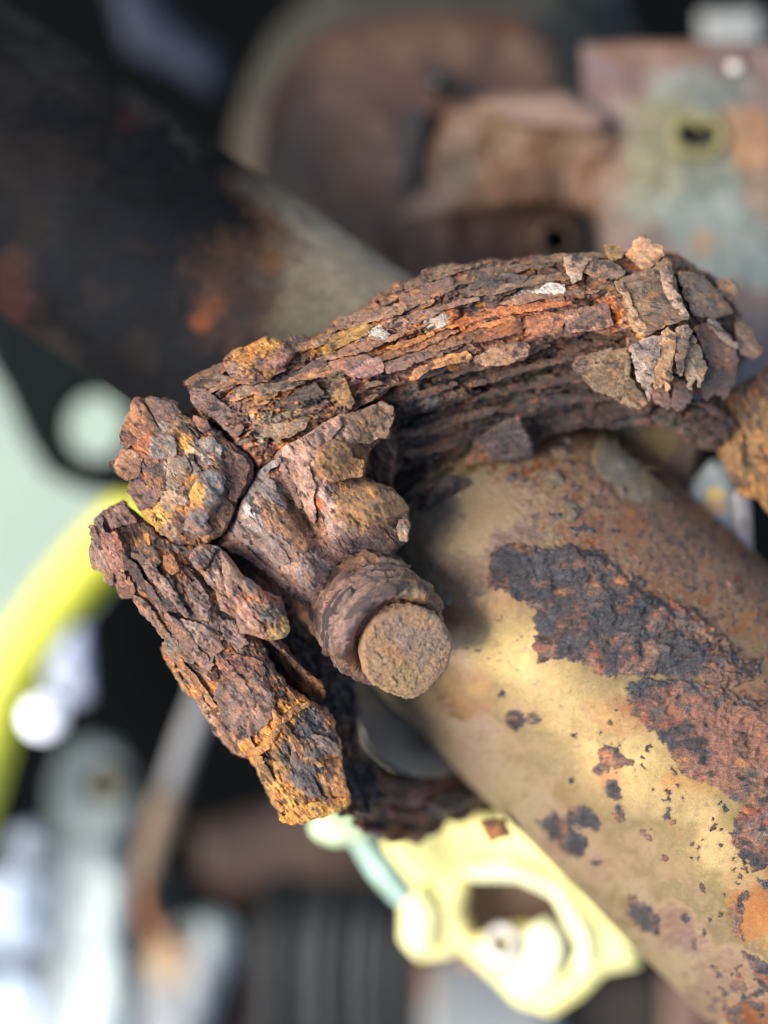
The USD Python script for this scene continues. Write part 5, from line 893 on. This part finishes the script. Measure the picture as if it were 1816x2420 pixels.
# plates and ribs on the saddle and the shank
for po, lift, gx, gy, k, th in (
    ([(661, 1062), (690, 1046), (720, 1030), (740, 1060), (730, 1100), (748, 1150), (742, 1190), (752, 1230), (738, 1240), (716, 1190), (700, 1150), (680, 1110)], 10, .1, 0, (.36, .235, .195), 16),
    ([(722, 1034), (760, 1005), (800, 982), (812, 1000), (790, 1030), (770, 1050), (750, 1060), (738, 1056)], 12, 0, -.1, (.34, .22, .185), 14),
    ([(800, 985), (850, 970), (905, 948), (930, 962), (932, 985), (922, 1008), (915, 1036), (895, 1036), (870, 1050), (845, 1048), (828, 1020)], 12, .1, 0, (.25, .165, .115), 22),
    ([(748, 1060), (790, 1036), (820, 1050), (834, 1080), (862, 1088), (858, 1124), (820, 1132), (790, 1140), (756, 1130), (744, 1100)], 16, .05, .05, (.31, .175, .075), 30),
    ([(800, 1170), (836, 1152), (880, 1146), (920, 1158), (950, 1180), (962, 1205), (940, 1220), (900, 1232), (870, 1238), (836, 1220), (812, 1200)], 14, 0, 0, (.31, .18, .08), 30),
    ([(940, 1230), (964, 1224), (966, 1250), (960, 1282), (944, 1276), (936, 1252)], 24, .1, .1, (.38, .29, .21), 12),
    ([(612, 1112), (640, 1090), (660, 1084), (668, 1096), (640, 1110), (622, 1122)], 18, 0, 0, (.22, .235, .245), 10),
    ([(664, 1080), (684, 1120), (704, 1160), (722, 1210), (700, 1190), (680, 1150), (662, 1110)], 14, .1, 0, (.24, .15, .135), 10),
    ([(604, 1150), (640, 1130), (664, 1170), (690, 1220), (716, 1262), (690, 1262), (660, 1226), (632, 1190)], 8, 0, 0, (.235, .215, .21), 10),
    ([(640, 1190), (668, 1196), (700, 1240), (730, 1290), (716, 1310), (680, 1280), (652, 1232)], 12, .05, 0, (.30, .155, .075), 9),
    ([(560, 1240), (590, 1222), (630, 1260), (672, 1300), (690, 1330), (660, 1336), (612, 1300), (574, 1270)], 9, -.05, .05, (.26, .225, .215), 10),
    ([(520, 1288), (560, 1270), (610, 1318), (664, 1360), (704, 1400), (690, 1408), (640, 1362), (580, 1320)], 8, -.1, .1, (.23, .165, .155), 10),
    ([(690, 1330), (724, 1320), (748, 1350), (740, 1392), (712, 1388), (696, 1360)], 9, 0, 0, (.25, .2, .185), 10),
    ([(676, 1090), (700, 1100), (720, 1160), (736, 1220), (728, 1250), (706, 1200), (690, 1140)], -6, 0, 0, (.21, .12, .06), 10)):
    F(sad, po, zS, S_SAD, 1900 + int(po[0][0] + po[0][1]) % 700, lift, gx, gy, th=th, A=.4, anchors=one(po, k, .75), amp=6, name='rust_scale')
# eroded thread rings round the barrel
Ab, Bb = W(*root), W(*tip); axb = Bb - Ab; Lb = np.linalg.norm(axb); axb /= Lb
sb_ = np.cross(axb, [0, 1.0, 0]); sb_ /= np.linalg.norm(sb_); ub_ = np.cross(sb_, axb); thc = math.atan2(ub_[2], sb_[2])
rr2 = np.random.default_rng(21)
for q in range(20):
    t0 = [.34, .42, .5, .58, .66, .73, .79][q % 7] + rr2.normal(0, .012); dt = rr2.uniform(.022, .045)
    c0 = thc + rr2.uniform(-1.15, 1.15); w0 = rr2.uniform(.25, .75)
    a = np.linspace(c0 - w0, c0 + w0, 22); n = len(a); ed = np.sin(np.linspace(0, np.pi, n)) ** .4
    j0 = (noise(np.stack([a * 6, a * 0 + q, a * 0], -1), 31) - .5) * .035; lift = rr2.uniform(2, 8); kk = [MAU, BRN, (.33, .19, .12), PUR, (.27, .17, .13)][q % 5]
    V, F_ = [], []
    for lay, (dr0, dr1) in enumerate(((lift + 3, lift + 7), (-12, -12))):
        for e_, dr in ((0, dr0), (.5, (dr0 + dr1) / 2 + (3 if lay == 0 else 0)), (1, dr1)):
            tt_ = t0 + j0 + (e_ - .5) * dt * ed * 2; r_ = 127 + 6 * tt_ + dr + (noise(np.stack([a * 14, tt_ * 60, a * 0 + q], -1), 33) - .5) * 8
            V.append(Ab + axb * (Lb * tt_)[:, None] + (r_ * K)[:, None] * (np.cos(a)[:, None] * sb_ + np.sin(a)[:, None] * ub_))
    V = np.vstack(V); loop = [0, 1, 2, 5, 4, 3]
    for m_ in range(6):
        r0, r1 = loop[m_] * n, loop[(m_ + 1) % 6] * n; kx = np.arange(n - 1)
        F_ += [np.stack([r0 + kx, r0 + kx + 1, r1 + kx + 1], 1), np.stack([r0 + kx, r1 + kx + 1, r1 + kx], 1)]
    F_ = np.vstack(F_)
    vv_ = V[F_]; nn_ = np.cross(vv_[:, 1] - vv_[:, 0], vv_[:, 2] - vv_[:, 0]).sum(0)
    tri = trimesh.Trimesh(V, F_, process=False)
    if tri.volume < 0: F_ = F_[:, ::-1]
    obj('thread_ring', dict(v=V, f=F_, c=np.array(kk) * .8, r=.5), M_RUST, BR, smooth=40 if False else True)
# small flakes scattered along the strata
def scatter(parent, polyg, zf, S, n, seed, size=(9, 26), lift=(2, 9), tilt=.4, el=(1.2, 2.8), out=-12, ja=.35):
    r = np.random.default_rng(seed); pg = Polygon(polyg).buffer(out); b = pg.bounds; k = 0
    while k < n:
        x, y = r.uniform(b[0], b[2]), r.uniform(b[1], b[3])
        if not pg.contains(Point(x, y)): continue
        k += 1
        s = r.uniform(*size); a = S.angle(x, y) + r.normal(0, ja); e = r.uniform(*el); m = int(r.integers(6, 10))
        t = np.sort(r.uniform(0, 2 * np.pi, m) * .35 + np.arange(m) / m * 2 * np.pi * .65 + np.arange(m) * .35 * 2 * np.pi / m)
        rad = s * r.uniform(.65, 1.2, m)
        po = np.stack([x + rad * (np.cos(t) * e * math.cos(a) - np.sin(t) * math.sin(a)), y + rad * (np.cos(t) * e * math.sin(a) + np.sin(t) * math.cos(a))], 1)
        if not Polygon(po).is_valid: continue
        kc = [MAU, BRN, PUR, GRY, TAN, ORG, DRK, np.array((.24, .17, .15))][int(r.choice(8, p=[.2, .2, .12, .12, .1, .08, .06, .12]))]
        flake(parent, po, zf, S, int(r.integers(1000, 90000)), r.uniform(*lift), r.normal(0, tilt), r.normal(0, tilt), th=r.uniform(5, 11), A=.3, anchors=one(po.tolist(), kc, .5), amp=5, g=3.2, rnd=1.5)
scatter(up, UP, zUp, S_UP, 26, 1, (6, 13))
scatter(low, LOW, zLo, S_LOW, 14, 3, (5, 11))
scatter(sad, [(600, 1140), (700, 1080), (780, 1180), (760, 1380), (700, 1400), (580, 1280)], zS, S_SAD, 14, 4, (6, 14), lift=(1, 6), tilt=.15)
scatter(up, UP, zUp, S_UP, 60, 11, (5, 9), lift=(3, 11), tilt=.25, el=(3.5, 7.5), out=2, ja=.16)
scatter(low, LOW, zLo, S_LOW, 34, 12, (5, 9), lift=(2, 9), tilt=.25, el=(3, 6), out=2, ja=.18)
scatter(lug, LUG, zL, S_LUG, 12, 13, (5, 9), lift=(2, 8), tilt=.3, el=(2, 4), out=2, ja=.5)
